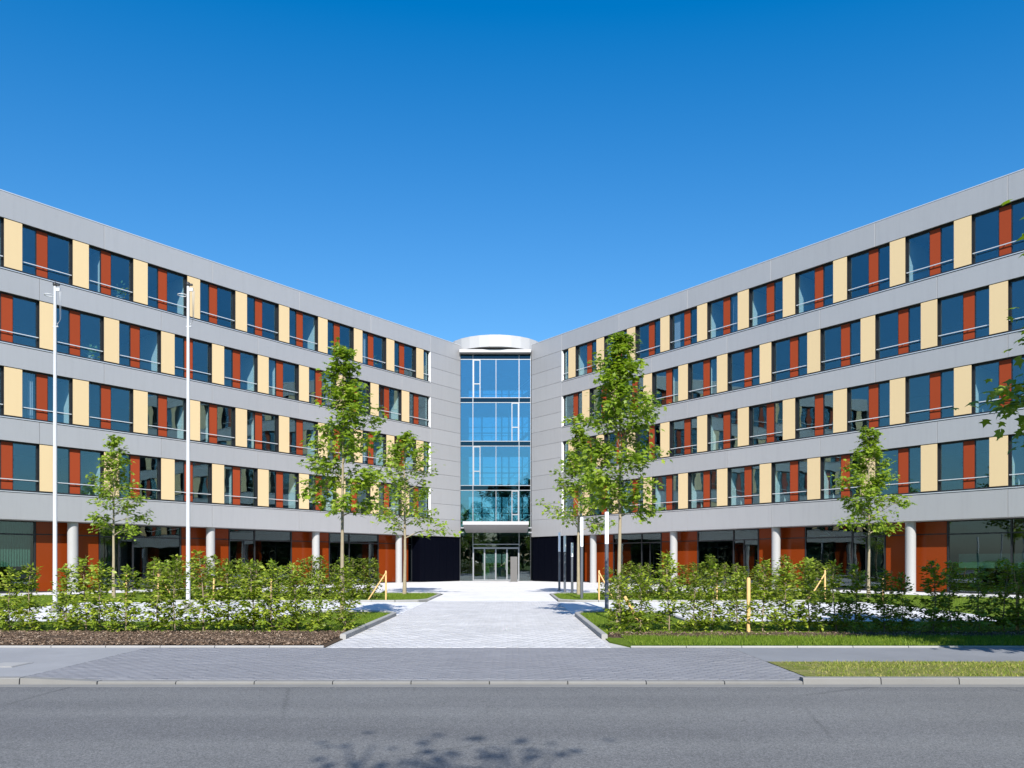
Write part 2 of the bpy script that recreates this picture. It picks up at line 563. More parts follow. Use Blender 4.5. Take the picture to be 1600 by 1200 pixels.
farR = [(11.5, 29.1), (13.5, 30.5), (13.5, fr_(13.5, 4.3)), (9.4, 36.4)] + arc(2.98, 35.3, 1.08, 90, 180, 6) + arc(2.98, 30.18, 1.08, 180, 270, 6)
bed('grass_bed', farL, .05, 'lawn')
bed('grass_bed', farR, .05, 'lawn')

def mound(name, x0, x1, y0, y1, mat, seed, amp=.03, step=.07, xr=None):
    rng = np.random.default_rng(seed)
    nx, ny = int((x1 - x0) / step) + 1, int((y1 - y0) / step) + 1
    xs, ys = np.linspace(x0, x1, nx), np.linspace(y0, y1, ny)
    X, Y = np.meshgrid(xs, ys)
    e = np.minimum(np.minimum((Y - y0) / .25, (y1 - Y) / .25), np.minimum((X - x0) / .2, (x1 - X) / .2)).clip(0, 1)
    Z = .002 + e * (.045 + rng.normal(0, amp * .35, X.shape) + amp * np.sin(X * 2.1 + seed) * np.sin(Y * 5 + X))
    V = np.stack([X, Y, Z], -1).reshape(-1, 3)
    I = np.arange(nx * ny).reshape(ny, nx)
    Fc = np.stack([I[:-1, :-1], I[:-1, 1:], I[1:, 1:], I[1:, :-1]], -1).reshape(-1, 4)
    return tag(put(name, np_mesh(name, V, Fc, [mat])), kind='structure')
mound('mulch_bed', -16, -3.36, PY + .06, 16.24, 'soil', 1)
mound('soil_strip', 1.95, 16, 15.1, 15.94, 'soil', 2)
tag(put('verge_grass_base', MB().prism([(2.15, PY + .06), (16, PY + .06), (16, 15.25), (1.86, 15.25), (1.86, 14.4)], -.1, .012).mesh('verge_grass_base', 'lawn')), kind='structure')
tag(put('road_verge', MB().prism([(XA1 + .012, 11.57), (60, 11.57), (60, KY + .16), (XA1 + .012, KY + .16)], -.1, .004).mesh('road_verge', 'dry_lawn')), kind='structure')

def chips(name, n, x0, x1, y0, y1, seed, z=.05):
    rng = np.random.default_rng(seed)
    P = np.stack([rng.uniform(x0, x1, n), rng.uniform(y0, y1, n), z + rng.uniform(-.015, .03, n)], 1)
    A = unit(np.stack([rng.normal(0, 1, n), rng.normal(0, 1, n), rng.normal(0, .35, n)], 1))
    N = unit(np.stack([rng.normal(0, .5, n), rng.normal(0, .5, n), np.ones(n)], 1))
    S = rng.uniform(.02, .06, n)
    T = np.array([(-.5, -.22, -.06), (.5, -.16, -.06), (.5, .2, -.06), (-.5, .15, -.06), (-.45, -.2, .08), (.45, -.14, .08), (.45, .17, .08), (-.45, .13, .08)])
    q = [(4, 5, 6, 7), (0, 1, 5, 4), (1, 2, 6, 5), (2, 3, 7, 6), (3, 0, 4, 7)]
    TF = np.array([f for a, b, c, d in q for f in ((a, b, c), (a, c, d))])
    return tag(put(name, leaf_mesh(name, P, A, N, S, T, TF, 'bark_chip')), kind='stuff')
chips('bark_mulch', 22000, -12.5, -3.45, PY + .12, 16.1, 5)
chips('soil_crumbs', 2600, 2.0, 12, 15.2, 15.9, 6)

def grass(name, polys, dens, mat, seed, h=(.04, .09), z=.05):
    rng = np.random.default_rng(seed)
    pts = []
    for x0, x1, y0, y1, dd in polys:
        n = int((x1 - x0) * (y1 - y0) * dens * dd)
        pts.append(np.stack([rng.uniform(x0, x1, n), rng.uniform(y0, y1, n)], 1))
    P = np.concatenate(pts)
    cl = np.sin(P[:, 0] * 3.1 + np.sin(P[:, 1] * 5) * 2) + np.sin(P[:, 1] * 7.3 + P[:, 0] * 2.2)
    P = P[rng.uniform(-2.4, 2, len(P)) < cl + .9]
    n = len(P)
    hh = rng.uniform(h[0], h[1], n)
    th = rng.uniform(0, 2 * math.pi, n)
    w = rng.uniform(.004, .008, n)
    d = np.stack([np.cos(th), np.sin(th)], 1)
    lean = rng.normal(0, .45, (n, 2)) * hh[:, None]
    a = np.concatenate([P - d * w[:, None], np.full((n, 1), z)], 1)
    b = np.concatenate([P + d * w[:, None], np.full((n, 1), z)], 1)
    c = np.concatenate([P + lean, (z + hh)[:, None]], 1)
    V = np.stack([a, b, c], 1).reshape(-1, 3)
    return tag(put(name, np_mesh(name, V, np.arange(3 * n).reshape(-1, 3), [mat])), kind='stuff')
grass('lawn_grass', [(2.2, 11.5, PY + .07, 15.2, 1), (1.95, 3.9, 15.9, 22.0, .6), (-5.6, -3.45, 16.3, 22.0, .7), (4.0, 12, 16.3, 18.8, .35), (-13, -5.6, 16.3, 18.8, .35)], 1300, 'grass_blade', 7, (.035, .085), .03)
grass('island_grass', [(-11, -3.6, 29.6, 36.0, 1), (2.1, 10, 29.6, 36.0, 1), (-24, -16.3, 20, 34, .25), (13.7, 21, 20, 34, .25)], 330, 'grass_blade', 9, (.05, .12), .03)
grass('verge_grass', [(XA1 + .15, 9.2, KY + .25, 11.5, .8), (4.6, 9.2, 10.8, 11.52, .9)], 900, 'dry_blade', 8, (.012, .045), .006)

# kerb stones
def kerb_run(name, pts, stone_len, w, z0, z1, mat, root=None, gap=.012, batter=0.0):
    """stones along a polyline; each stone its own object under the kerb"""
    if root is None:
        root = empty(name, kind='structure')
    pts = [Vector((x, y, 0)) for x, y in pts]
    segs = []
    L = [0]
    for a, b in zip(pts, pts[1:]):
        L.append(L[-1] + (b - a).length)
    n = max(1, round(L[-1] / stone_len)); sl = L[-1] / n
    def point(d):
        for i in range(len(pts) - 1):
            if d <= L[i + 1] + 1e-6:
                return pts[i].lerp(pts[i + 1], (d - L[i]) / max(L[i + 1] - L[i], 1e-9))
        return pts[-1]
    cache = {}
    for i in range(n):
        a, b = point(i * sl), point((i + 1) * sl)
        ln = (b - a).length - gap
        key = round(ln, 2)
        if key not in cache:
            mb = MB()
            c = .015
            v = [(-ln / 2, -w / 2, z0), (ln / 2, -w / 2, z0), (ln / 2, w / 2, z0), (-ln / 2, w / 2, z0),
                 (-ln / 2, -w / 2 + batter, z1 - c), (ln / 2, -w / 2 + batter, z1 - c), (ln / 2, w / 2, z1 - c), (-ln / 2, w / 2, z1 - c),
                 (-ln / 2, -w / 2 + batter + c, z1), (ln / 2, -w / 2 + batter + c, z1), (ln / 2, w / 2 - c, z1), (-ln / 2, w / 2 - c, z1)]
            mb.add(v, [(0, 1, 5, 4), (1, 2, 6, 5), (2, 3, 7, 6), (3, 0, 4, 7), (4, 5, 9, 8), (5, 6, 10, 9), (6, 7, 11, 10), (7, 4, 8, 11), (8, 9, 10, 11)])
            cache[key] = mb.mesh('kerb_stone', mat)
        m = (a + b) / 2
        d = b - a
        o = put('kerb_stone', cache[key], root, Matrix.Translation(m) @ Matrix.Rotation(math.atan2(d.y, d.x), 4, 'Z'))
    return root
rk = kerb_run('road_kerb', [(-30.3, KY + .075), (-6.3, KY + .075)], 1.0, .15, -.15, .045, 'kerb_concrete', batter=.02)
kerb_run('road_kerb', [(-5.3, KY + .075), (3.72, KY + .075)], 1.0, .15, -.15, .0, 'kerb_concrete', rk, batter=.01)
kerb_run('road_kerb', [(3.72, KY + .075), (29.7, KY + .075)], 1.0, .15, -.15, .045, 'kerb_concrete', rk, batter=.02)
ramp_b = MB()
ramp_b.add([(-6.29, KY, -.15), (-5.31, KY, -.15), (-5.31, KY + .15, -.15), (-6.29, KY + .15, -.15), (-6.29, KY + .02, .044), (-5.31, KY + .01, 0), (-5.31, KY + .15, 0), (-6.29, KY + .15, .044)],
           [(4, 5, 6, 7), (0, 1, 5, 4), (1, 2, 6, 5), (2, 3, 7, 6), (3, 0, 4, 7)])
put('kerb_stone', ramp_b.mesh('kerb_stone', 'kerb_concrete'), rk)
tag(put('gutter', MB().box(-80, 80, KY - .16, KY - .002, -.1, ROAD_Z + .004).mesh('gutter', 'kerb_concrete')), kind='structure')
ek = kerb_run('footway_edging', [(-17, PY + .03), (-3.36, PY + .03)], 1.0, .06, -.1, .035, 'kerb_pale')
kerb_run('footway_edging', [(2.12, PY + .03), (17, PY + .03)], 1.0, .06, -.1, .03, 'kerb_pale', ek)
kL = kerb_run('drive_kerb', [(-3.36, 15.0)] + [(-3.36, 21.6)] + arc(-4.35, 21.6, .99, 0, 90) + arc(-5.2, 21.7, .89, 90, 180, 5) + [(-6.09, 18.95)], .8, .12, -.1, .10, 'kerb_pale')
kR = kerb_run('drive_kerb', [(1.84, 15.0)] + [(1.84, 21.6)] + arc(2.83, 21.6, .99, 180, 90) + arc(3.5, 21.7, .89, 90, 0, 5) + [(4.39, 18.95)], .8, .12, -.1, .10, 'kerb_pale')
kerb_run('drive_kerb', [(-13.5, 29.04), (-4.5, 29.04)] + arc(-4.5, 30.18, 1.14, -90, 0, 6) + arc(-4.5, 35.3, 1.14, 0, 90, 6) + [(-12.0, 36.44)], .9, .12, -.1, .08, 'kerb_pale', kL)
kerb_run('drive_kerb', [(11.5, 29.04), (2.98, 29.04)] + arc(2.98, 30.18, 1.14, 270, 180, 6) + arc(2.98, 35.3, 1.14, 180, 90, 6) + [(9.4, 36.44)], .9, .12, -.1, .08, 'kerb_pale', kR)
cov = put('access_cover', MB().box(-7.7, -7.25, 10.95, 11.45, -.05, .006).box(-7.67, -7.28, 10.98, 11.42, .006, .010).mesh('access_cover', 'kerb_pale'))
tag(cov, 'small pale rectangular access cover let into the old footway', 'access cover')

# ------------------------------------------------------------------ the building
bld = empty('office_building', label='grey office building, two wings with red and cream panels meeting at a glazed tower', cat='building')
MODL, SE = 3.08, 36.2
YL, YR = 59.38, 59.08                   # where each window strip ends beside the tower
TOPS = [18.11 - 3.567 * r for r in range(4)]
WH = 2.42
BOTS = [t - WH for t in TOPS]
ROOF, SOF = 19.37, 3.61
WINGS = []
for sg, O, ang in ((1, (YL / KT - AL, YL, 0), 0), (-1, (AR - YR / KT, YR, 0), 0)):
    # local x = sg * distance along the wing away from the tower, local y = out of the facade
    sn, cs = math.sin(TH), math.cos(TH)
    ex = Vector((-sn, -cs, 0)) if sg > 0 else Vector((-sn, cs, 0))
    ey = Vector((cs, -sn, 0)) if sg > 0 else Vector((-cs, -sn, 0))
    m = Matrix((( ex.x, ey.x, 0, O[0]), (ex.y, ey.y, 0, O[1]), (0, 0, 1, 0), (0, 0, 0, 1)))
    WINGS.append((sg, m))
rnd = random.Random(5)

def T(x, y, z):
    return Matrix.Translation((x, y, z))

for sg, WM in WINGS:
    END = -3.53 if sg > 0 else -3.73
    nb = lambda: MB(sg)
    # --- structure behind: slabs, end block, corridor walls, roof
    put('roof', nb().box(END + .02, SE, -12, -.1, ROOF - .25, ROOF - .06).box(END, SE, -.10, .012, ROOF + .002, ROOF + .05, 1).mesh('roof', 'cladding_backing', 'flashing'), bld, WM)
    levels = [(TOPS[r] + .06, (BOTS[r - 1] - .38) if r else ROOF - .26) for r in range(4)] + [(SOF + .06, BOTS[3] - .38)]
    for k, (za, zb) in enumerate(levels):
        b = nb().box(.02, SE, -11.9, -.36, za, zb, 0)
        b.box(.02, SE, -5.6, -.36, zb + .003, zb + .02, 1)
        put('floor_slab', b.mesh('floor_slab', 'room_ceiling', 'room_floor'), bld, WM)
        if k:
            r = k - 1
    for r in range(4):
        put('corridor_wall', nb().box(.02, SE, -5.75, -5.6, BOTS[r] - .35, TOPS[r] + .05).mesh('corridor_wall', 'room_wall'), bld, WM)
        pm = nb().box(-.06, .06, -5.58, -.37, -.35, WH + .05).mesh('partition_wall', 'room_white')
        for k in range(13):
            s = (k + (0 if r % 2 else .5)) * MODL
            for q, chance in ((-.10, .42), (.523 * MODL - .09, .34)):
                if rnd.random() < chance and .1 < s + q < SE - .2:
                    put('partition_wall', pm, bld, WM @ T(sg * (s + q), 0, BOTS[r]))
                    break
    put('end_block', nb().box(END + .01, -.003, -9, -.085, SOF, ROOF - .26).box(END + .01, -.003, -.36, -.085, ROOF - .26, ROOF).mesh('end_block', 'cladding_backing'), bld, WM)
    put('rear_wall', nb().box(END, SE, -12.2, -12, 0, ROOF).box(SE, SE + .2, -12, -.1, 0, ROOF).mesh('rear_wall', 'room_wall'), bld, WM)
    # --- cladding panels on the bands, 12 mm open joints over a dark backing
    bands = [(TOPS[0], ROOF)] + [(TOPS[r], BOTS[r - 1]) for r in (1, 2, 3)] + [(SOF, BOTS[3])]
    cache = {}
    def panel(s0, s1, z0, z1):
        key = (round(s1 - s0, 3), round(z1 - z0, 3))
        if key not in cache:
            g = .008
            c = .005
            a, b_, h = g, key[0] - g, key[1] - g
            v = [(a, -.07, g), (b_, -.07, g), (b_, -.07, h), (a, -.07, h), (a, -c, g), (b_, -c, g), (b_, -c, h), (a, -c, h),
                 (a + c, 0, g + c), (b_ - c, 0, g + c), (b_ - c, 0, h - c), (a + c, 0, h - c)]
            f = [(0, 4, 5, 1), (1, 5, 6, 2), (2, 6, 7, 3), (3, 7, 4, 0), (4, 8, 9, 5), (5, 9, 10, 6), (6, 10, 11, 7), (7, 11, 8, 4), (8, 11, 10, 9)]
            mb = nb(); mb.add(v, f)
            cache[key] = mb.mesh('cladding_panel', 'cladding_grey')
        put('cladding_panel', cache[key], bld, WM @ T(sg * s0, 0, z0))
    for k, (z0, z1) in enumerate(bands):
        if k in (1, 2, 3, 4):
            put('band_backing', nb().box(0.003, SE, -.35, -.075, z0 + .02, z1 - .036).mesh('band_backing', 'cladding_backing'), bld, WM)
        else:
            put('band_backing', nb().box(0.003, SE, -.35, -.075, z0 + .02, z1).mesh('band_backing', 'cladding_backing'), bld, WM)
        edges = ([0] if k % 2 == 0 else [0, 1]) + [u for u in range(2 if k % 2 == 0 else 3, 14, 2)]
        ztop = z1 if k == 0 else z1 - .062
        for a, b in zip(edges, edges[1:]):
            panel(a * MODL, min(b * MODL, SE), z0, ztop)
        if k:   # bright metal sill over the band, and the dark head shadow gap
            put('window_sill', nb().box(.0, SE, -.30, .03, z1 - .045, z1 - .002).mesh('window_sill', 'flashing'), bld, WM)
        if k < 4:
            put('window_head', nb().box(.003, SE, -.30, -.08, z0 - .012, z0 + .018).mesh('window_head', 'frame_dark'), bld, WM)
    ze = [SOF]
    for r in (3, 2, 1, 0):
        ze += [BOTS[r], (BOTS[r] + TOPS[r]) / 2, TOPS[r]]
    ze.append(ROOF)
    for a, b in zip(ze, ze[1:]):
        panel(END, 0, a, b)
    # white reveal at the end of each window strip
    for r in range(4):
        put('window_reveal', nb().box(.001, .014, -.30, .012, BOTS[r] + .001, TOPS[r] - .014).mesh('window_reveal', 'reveal_white'), bld, WM)
        put('window_plinth', nb().box(.016, SE, -.20, -.035, BOTS[r] + .001, BOTS[r] + .075).mesh('window_plinth', 'frame_dark'), bld, WM)
    # --- one window unit: wide light, red panel, narrow light, with rail; and a cream panel
    wide, red, nar = .363 * MODL, .16 * MODL, .227 * MODL
    ww = wide + red + nar
    b = nb()
    n0, n1 = -.31, -.21
    b.box(0, ww, n0, n1, 0, .07).box(0, ww, n0, n1, WH - .075, WH - .014)
    for x0, x1 in ((0, .075), (wide - .03, wide + .002), (wide + red - .002, wide + red + .03), (ww - .05, ww)):
        b.box(x0, x1, n0 + .001, n1 - .001, .07, WH - .075)
    b.box(wide + .002, wide + red - .002, n0 + .001, n1 - .06, .07, WH - .075)
    frame = b.mesh('window', 'frame_dark')
    pw = nb().box(.075, wide - .03, -.272, -.252, .07, WH - .075).mesh('pane', 'window_glass')
    pn = nb().box(wide + red + .03, ww - .05, -.272, -.252, .07, WH - .075).mesh('pane', 'window_glass')
    rp = nb().box(wide + .004, wide + red - .004, -.25, -.20, .03, WH - .05).mesh('red_panel', 'red_matt')
    rb = nb().box(.02, ww - .02, -.115, -.085, .56, .60)
    for x in (.05, wide + red / 2, ww - .05):
        rb.box(x - .012, x + .012, -.21, -.112, .565, .595)
    rail = rb.mesh('safety_rail', 'rail_metal')
    cb = nb().box(.012, .25 * MODL - .012, -.33, -.026, .077, WH - .014)
    cbody = cb.mesh('cream_panel', 'frame_dark')
    cface = nb().box(.0, .25 * MODL, -.025, -.002, .085, WH - .03).mesh('panel_face', 'cream')
    p0 = nb().box(.06, .25 * MODL - .05, -.272, -.252, .07, WH - .075).mesh('pane', 'window_glass')
    f0 = nb().box(0, .25 * MODL, n0, n1, 0, .07).box(0, .25 * MODL, n0, n1, WH - .075, WH - .014).box(0, .06, n0 + .001, n1 - .001, .07, WH - .075).box(.25 * MODL - .05, .25 * MODL, n0 + .001, n1 - .001, .07, WH - .075).mesh('window', 'frame_dark')
    r0 = nb().box(.02, .25 * MODL - .02, -.115, -.085, .56, .60).mesh('safety_rail', 'rail_metal')
    xs_ = np.linspace(.0, .52, 14)
    cu = nb(); cu.add([(float(x), -.42 + (.03 if i % 2 else -.01), z) for z in (.05, WH - .05) for i, x in enumerate(xs_)], [(i, i + 1, 15 + i, 14 + i) for i in range(13)])
    curtain = cu.mesh('curtain', 'curtain_cloth')
    for r in range(4):
        offs = 0 if r % 2 else .5
        if not r % 2:
            w = put('window', f0, bld, WM @ T(sg * .016, 0, BOTS[r]))
            put('pane', p0, w); put('safety_rail', r0, w)
            c = put('cream_panel', cbody, bld, WM @ T(sg * .25 * MODL, 0, BOTS[r]))
            put('panel_face', cface, c)
        for k in range(13):
            s = (k + offs) * MODL + (.016 if k == 0 and offs == 0 else 0)
            if s + MODL > SE:
                continue
            w = put('window', frame, bld, WM @ T(sg * s, 0, BOTS[r]))
            put('pane', pw, w); put('pane', pn, w); put('red_panel', rp, w); put('safety_rail', rail, w)
            if rnd.random() < .13:
                put('curtain', curtain, w, T(sg * (wide + red + .06 if rnd.random() < .6 else .12), 0, 0))
            c = put('cream_panel', cbody, bld, WM @ T(sg * ((k + offs + .75) * MODL), 0, BOTS[r]))
            put('panel_face', cface, c)
    # --- ground floor
    D = -1.0
    put('soffit', nb().box(1.06, SE, D - .25, -.075, SOF + .002, SOF + .05).mesh('soffit', 'soffit_grey'), bld, WM)
    put('dark_wall', nb().box(END, 1.04, -5, -.12, 0, SOF - .004).mesh('dark_wall', 'black_panel'), bld, WM)
    for k in range(5):                     # seams of the dark panels, narrow recessed-looking fins
        put('wall_fin', nb().box(END + .7 + k * .84, END + .72 + k * .84, -.118, -.105, 0.02, SOF - .02).mesh('wall_fin', 'black_panel'), bld, WM)
    put('hall_floor', nb().box(1.04, SE, -11.9, D + .1, -.05, .03).mesh('hall_floor', 'room_floor'), bld, WM)
    put('hall_wall', nb().box(1.04, SE, -7.2, -7, .03, SOF + .05).mesh('hall_wall', 'hall_wall'), bld, WM)
    cols = [2.97 + 7.68 * k for k in range(5)] if sg > 0 else [3.06 + 7.73 * k for k in range(5)]
    zc = 12
    cb = MB()
    cb.tube([(0, 0, -.05), (0, 0, SOF)], .25, 28)
    cm = cb.mesh('column', 'column_white')
    half = 1.54
    rl = nb().box(-half + .03, -.006, D - .03, D, .06, 2.93).mesh('red_panel', 'red_gloss')
    rr = nb().box(.006, half - .03, D - .03, D, .06, 2.93).mesh('red_panel', 'red_gloss')
    ru = nb().box(-half + .03, -.006, D - .03, D, 2.99, SOF - .02).mesh('red_panel', 'red_gloss')
    rv = nb().box(.006, half - .03, D - .03, D, 2.99, SOF - .02).mesh('red_panel', 'red_gloss')
    rf = nb().box(-half, half, D - .10, D - .035, 0.03, SOF).mesh('panel_frame', 'frame_dark')
    gw = cols[1] - cols[0] - 2 * half
    split = .60 * gw
    gb = nb()
    for x in (0, split, gw - .07):
        gb.box(x, x + .07, D - .10, D + .02, .03, SOF)
    gb.box(split + .42 * (gw - split), split + .42 * (gw - split) + .05, D - .09, D + .01, .03, 2.9)
    gb.box(.07, split, D - .099, D + .019, 2.9, 2.97).box(split + .07, gw - .07, D - .099, D + .019, 2.9, 2.97)
    gb.box(.07, split, D - .099, D + .019, .03, .1).box(split + .07, gw - .07, D - .099, D + .019, .03, .1)
    gb.box(.07, split, D - .099, D + .019, SOF - .06, SOF).box(split + .07, gw - .07, D - .099, D + .019, SOF - .06, SOF)
    gf = gb.mesh('glazing_frame', 'frame_dark')
    panes = [nb().box(a, b_, D - .05, D - .03, c, d).mesh('pane', 'shop_glass') for a, b_, c, d in
             ((.07, split, .1, 2.9), (.07, split, 2.97, SOF - .06), (split + .07, split + .42 * (gw - split), .1, 2.9), (split + .42 * (gw - split) + .05, gw - .07, .1, 2.9), (split + .07, gw - .07, 2.97, SOF - .06))]
    cw = nb().box(-.08, .08, -6.98, D - .15, .03, SOF).mesh('partition_wall', 'hall_wall')
    for i, s in enumerate(cols):
        put('column', cm, bld, WM @ T(sg * s, -.45, 0))
        f = put('panel_frame', rf, bld, WM @ T(sg * s, 0, 0))
        for x in (rl, rr, ru, rv):
            put('red_panel', x, f)
        put('partition_wall', cw, bld, WM @ T(sg * s, 0, 0))
        g = put('glazing_frame', gf, bld, WM @ T(sg * (s + half), 0, 0))
        for x in panes:
            put('pane', x, g)
    # dark glazed door bay next to the black wall
    g = put('glazing_frame', nb().box(1.04, 1.09, D - .1, D + .02, .03, SOF).box(1.09, 1.42, D - .1, D + .02, 2.9, 2.97).box(1.09, 1.42, D - .1, D + .02, .03, .1).mesh('glazing_frame', 'frame_dark'), bld, WM)
    put('pane', nb().box(1.09, 1.42, D - .05, D - .03, .1, 2.9).mesh('pane', 'shop_glass'), g)
    put('pane', nb().box(1.09, 1.42, D - .05, D - .03, 2.97, SOF).mesh('pane', 'shop_glass'), g)
    # blind and screen inside the outermost bay
    s0 = cols[3] + half
    if sg > 0:
        xs = np.arange(s0 + .1, s0 + gw - .1, .06)
        V = [(x, D - .30 + (.02 if i % 2 else -.02), z) for z in (1.32, SOF - .05) for i, x in enumerate(xs)]
        n = len(xs)
        b = nb(); b.add(V, [(i, i + 1, n + i + 1, n + i) for i in range(n - 1)])
        put('window_blind', b.mesh('window_blind', 'blind_cloth'), bld, WM)
    else:
        put('desk_screen', nb().box(s0 + .3, s0 + gw - .5, D - .62, D - .58, 1.25, 1.95).mesh('desk_screen', 'blind_cloth'), bld, WM)

# --- glazed tower between the wings
AXX = (AR - AL) / 2                         # plane of symmetry
TY, HWD = 62.35, 2.93
tx0, tx1 = AXX - HWD, AXX + HWD
def px_x(px, Y): return (px - CX) / F * Y
m1, m2, m3 = px_x(739, TY), px_x(775, TY), px_x(811, TY)
fl = [4.02, 7.68, 11.33, 14.92, 18.62]      # spandrel centres
put('tower_slab', MB().box(AXX - 6, AXX + 6, TY + .3, 68.6, -.05, .02).mesh('tower_slab', 'room_floor'), bld)
for z in fl[:4]:
    put('tower_slab', MB().box(AXX - 4.4, AXX + 4.4, TY + .25, 68.6, z - .22, z + .16).mesh('tower_slab', 'room_ceiling'), bld)
put('tower_slab', MB().box(AXX - 4.4, AXX + 4.4, TY + .12, 68.6, fl[4] - .3, fl[4] + .4).mesh('tower_slab', 'room_ceiling'), bld)
for sx in (-1, 1):
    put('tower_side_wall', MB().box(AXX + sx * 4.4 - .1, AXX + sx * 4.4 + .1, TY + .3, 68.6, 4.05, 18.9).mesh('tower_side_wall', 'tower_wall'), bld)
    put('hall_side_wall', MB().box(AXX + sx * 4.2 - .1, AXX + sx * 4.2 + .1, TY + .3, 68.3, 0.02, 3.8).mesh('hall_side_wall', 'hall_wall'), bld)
# rear glazing, through which the sky shows
zf = [0] + [z + .16 for z in fl[:4]]; zc = [z - .22 for z in fl[:4]] + [fl[4] - .3]
rear_x = [AXX - 4.3, AXX - 2.6, AXX - 1.35, AXX + .45, AXX + 1.1, AXX + 2.3, AXX + 2.9, AXX + 4.3]
for k, (a, b) in enumerate(zip(zf, zc)):
    fb = MB()
    top = b - (.0 if k < 4 else 1.2)
    if k == 4:
        fb.box(AXX - 4.3, AXX + 4.3, 68.42, 68.5, top, b)
    if k == 0:
        top = 2.3
        fb.box(AXX - 4.3, AXX + 4.3, 68.42, 68.5, top, b)
    if k == 0:
        fb.box(AXX - 4.3, rear_x[2], 68.425, 68.495, a, top).box(rear_x[4], AXX + 4.3, 68.425, 68.495, a, top)
    else:
        fb.box(AXX - 4.3, rear_x[1], 68.42, 68.5, a, top).box(rear_x[6], AXX + 4.3, 68.42, 68.5, a, top)
    for x in rear_x[1:7]:
        fb.box(x - .06, x + .06, 68.40, 68.52, a, top)
    zm = a + .55 * (top - a)
    for x0, x1 in zip(rear_x[1:6], rear_x[2:7]):
        fb.box(x0 + .06, x1 - .06, 68.41, 68.51, zm - .04, zm + .04)
        if k in (1, 2, 3):
            fb.box(x0 + .06, x1 - .06, 68.41, 68.51, zm + .5, zm + .55)
    f = put('rear_window', fb.mesh('rear_window', 'tower_wall' if k else 'hall_wall'), bld)
    put('pane', MB().box(rear_x[1], rear_x[6], 68.45, 68.46, a, top).mesh('pane', 'hall_glass_clear'), f)
    if k:
        hb = MB()
        hb.box(AXX - 4, AXX + 4, 65.5, 65.54, a + 1.0, a + 1.05)
        for i in range(12):
            hb.box(AXX - 3.9 + i * .7, AXX - 3.87 + i * .7, 65.5, 65.53, a, a + 1.0)
        put('balustrade', hb.mesh('balustrade', 'silver'), bld)
for k in range(4):                          # stair flights along one side
    b = MB()
    z0, z1 = zf[k + 1] if k < 3 else zf[4], (zf[k + 1] if k < 3 else zf[4]) + 1.8
    b.add([(AXX + 1.2, 66.2, z0), (AXX + 3.4, 66.2, z1), (AXX + 3.4, 67.4, z1), (AXX + 1.2, 67.4, z0), (AXX + 1.2, 66.2, z0 + .2), (AXX + 3.4, 66.2, z1 + .2), (AXX + 3.4, 67.4, z1 + .2), (AXX + 1.2, 67.4, z0 + .2)],
          [(0, 3, 2, 1), (4, 5, 6, 7), (0, 1, 5, 4), (1, 2, 6, 5), (2, 3, 7, 6), (3, 0, 4, 7)])
    b.box(AXX + 1.2, AXX + 1.24, 66.18, 66.22, z0 + .2, z0 + 1.1)
    b.tube([(AXX + 1.2, 66.2, z0 + 1.1), (AXX + 3.4, 66.2, z1 + 1.1)], .03, 6)
    put('stair_flight', b.mesh('stair_flight', 'room_white'), bld)
# front curtain wall
fr = .055
cw_b = MB()
for x in (m1, m3):
    cw_b.box(x - fr / 2, x + fr / 2, TY - .07, TY + .05, 4.4, 18.98)
for x in (tx0 + .02, tx1 - .02):
    cw_b.box(x - .02, x + .02, TY - .04, TY + .05, .02, 18.98)
put('curtain_wall_frame', cw_b.mesh('curtain_wall_frame', 'silver'), bld)
xs4 = [tx0 + .04, m1, m2, m3, tx1 - .04]
lv = [(4.35, fl[1]), (fl[1], fl[2]), (fl[2], fl[3]), (fl[3], fl[4])]
for k, (a, b) in enumerate(lv):
    za, zb = (a + .20 if k else a), b - (.20 if k < 3 else .34)
    f = MB()
    for z in ([za] if k else []) + [zb]:
        for x0, x1 in ((xs4[0], m1 - fr / 2), (m1 + fr / 2, m3 - fr / 2), (m3 + fr / 2, xs4[4])):
            f.box(x0, x1, TY - .06, TY + .05, z - .025, z + .025)
    f.box(m2 - .022, m2 + .022, TY - .055, TY + .04, za + (.025 if k else 0), zb - .025)
    left = k % 2 == 1
    sx0, sx1 = (m1 + fr / 2, m1 + .62) if left else (m3 - .62, m3 - fr / 2)
    zi = za + .36 * (zb - za)
    # opening casement
    for x in (sx0 + .035, sx1 - .035):
        f.box(x - .035, x + .035, TY - .065, TY + .03, za + .03, zb - .03)
    f.box(sx0 + .07, sx1 - .07, TY - .064, TY + .03, zi - .04, zi + .04).box(sx0 + .07, sx1 - .07, TY - .064, TY + .03, zb - .1, zb - .03)
    fo = put('curtain_wall', f.mesh('curtain_wall', 'silver'), bld)
    gx = [(xs4[0], m1 - fr / 2), (m1 + fr / 2, m2 - .022), (m2 + .022, m3 - fr / 2), (m3 + fr / 2, xs4[4])]
    for x0, x1 in gx:
        put('pane', MB().box(x0, x1, TY - .02, TY, za + (.025 if k else 0), zb - .025).mesh('pane', 'hall_glass'), fo)
    # dark spandrel glass at the slab
    sz = (zb + .025, b + (.175 if k < 3 else .08))
    for x0, x1 in ((xs4[0], m1 - fr / 2), (m1 + fr / 2, m3 - fr / 2), (m3 + fr / 2, xs4[4])):
        put('spandrel_pane', MB().box(x0, x1, TY - .02, TY, *sz).box(x0, x1, TY + .1, TY + .12, *sz, 1).mesh('spandrel_pane', 'spandrel_glass', 'black_panel'), fo)
put('tower_coping', MB().box(tx0 - .0, tx1 + .0, TY - .62, TY + .5, 18.72, 18.96).mesh('tower_coping', 'drum_white'), bld)
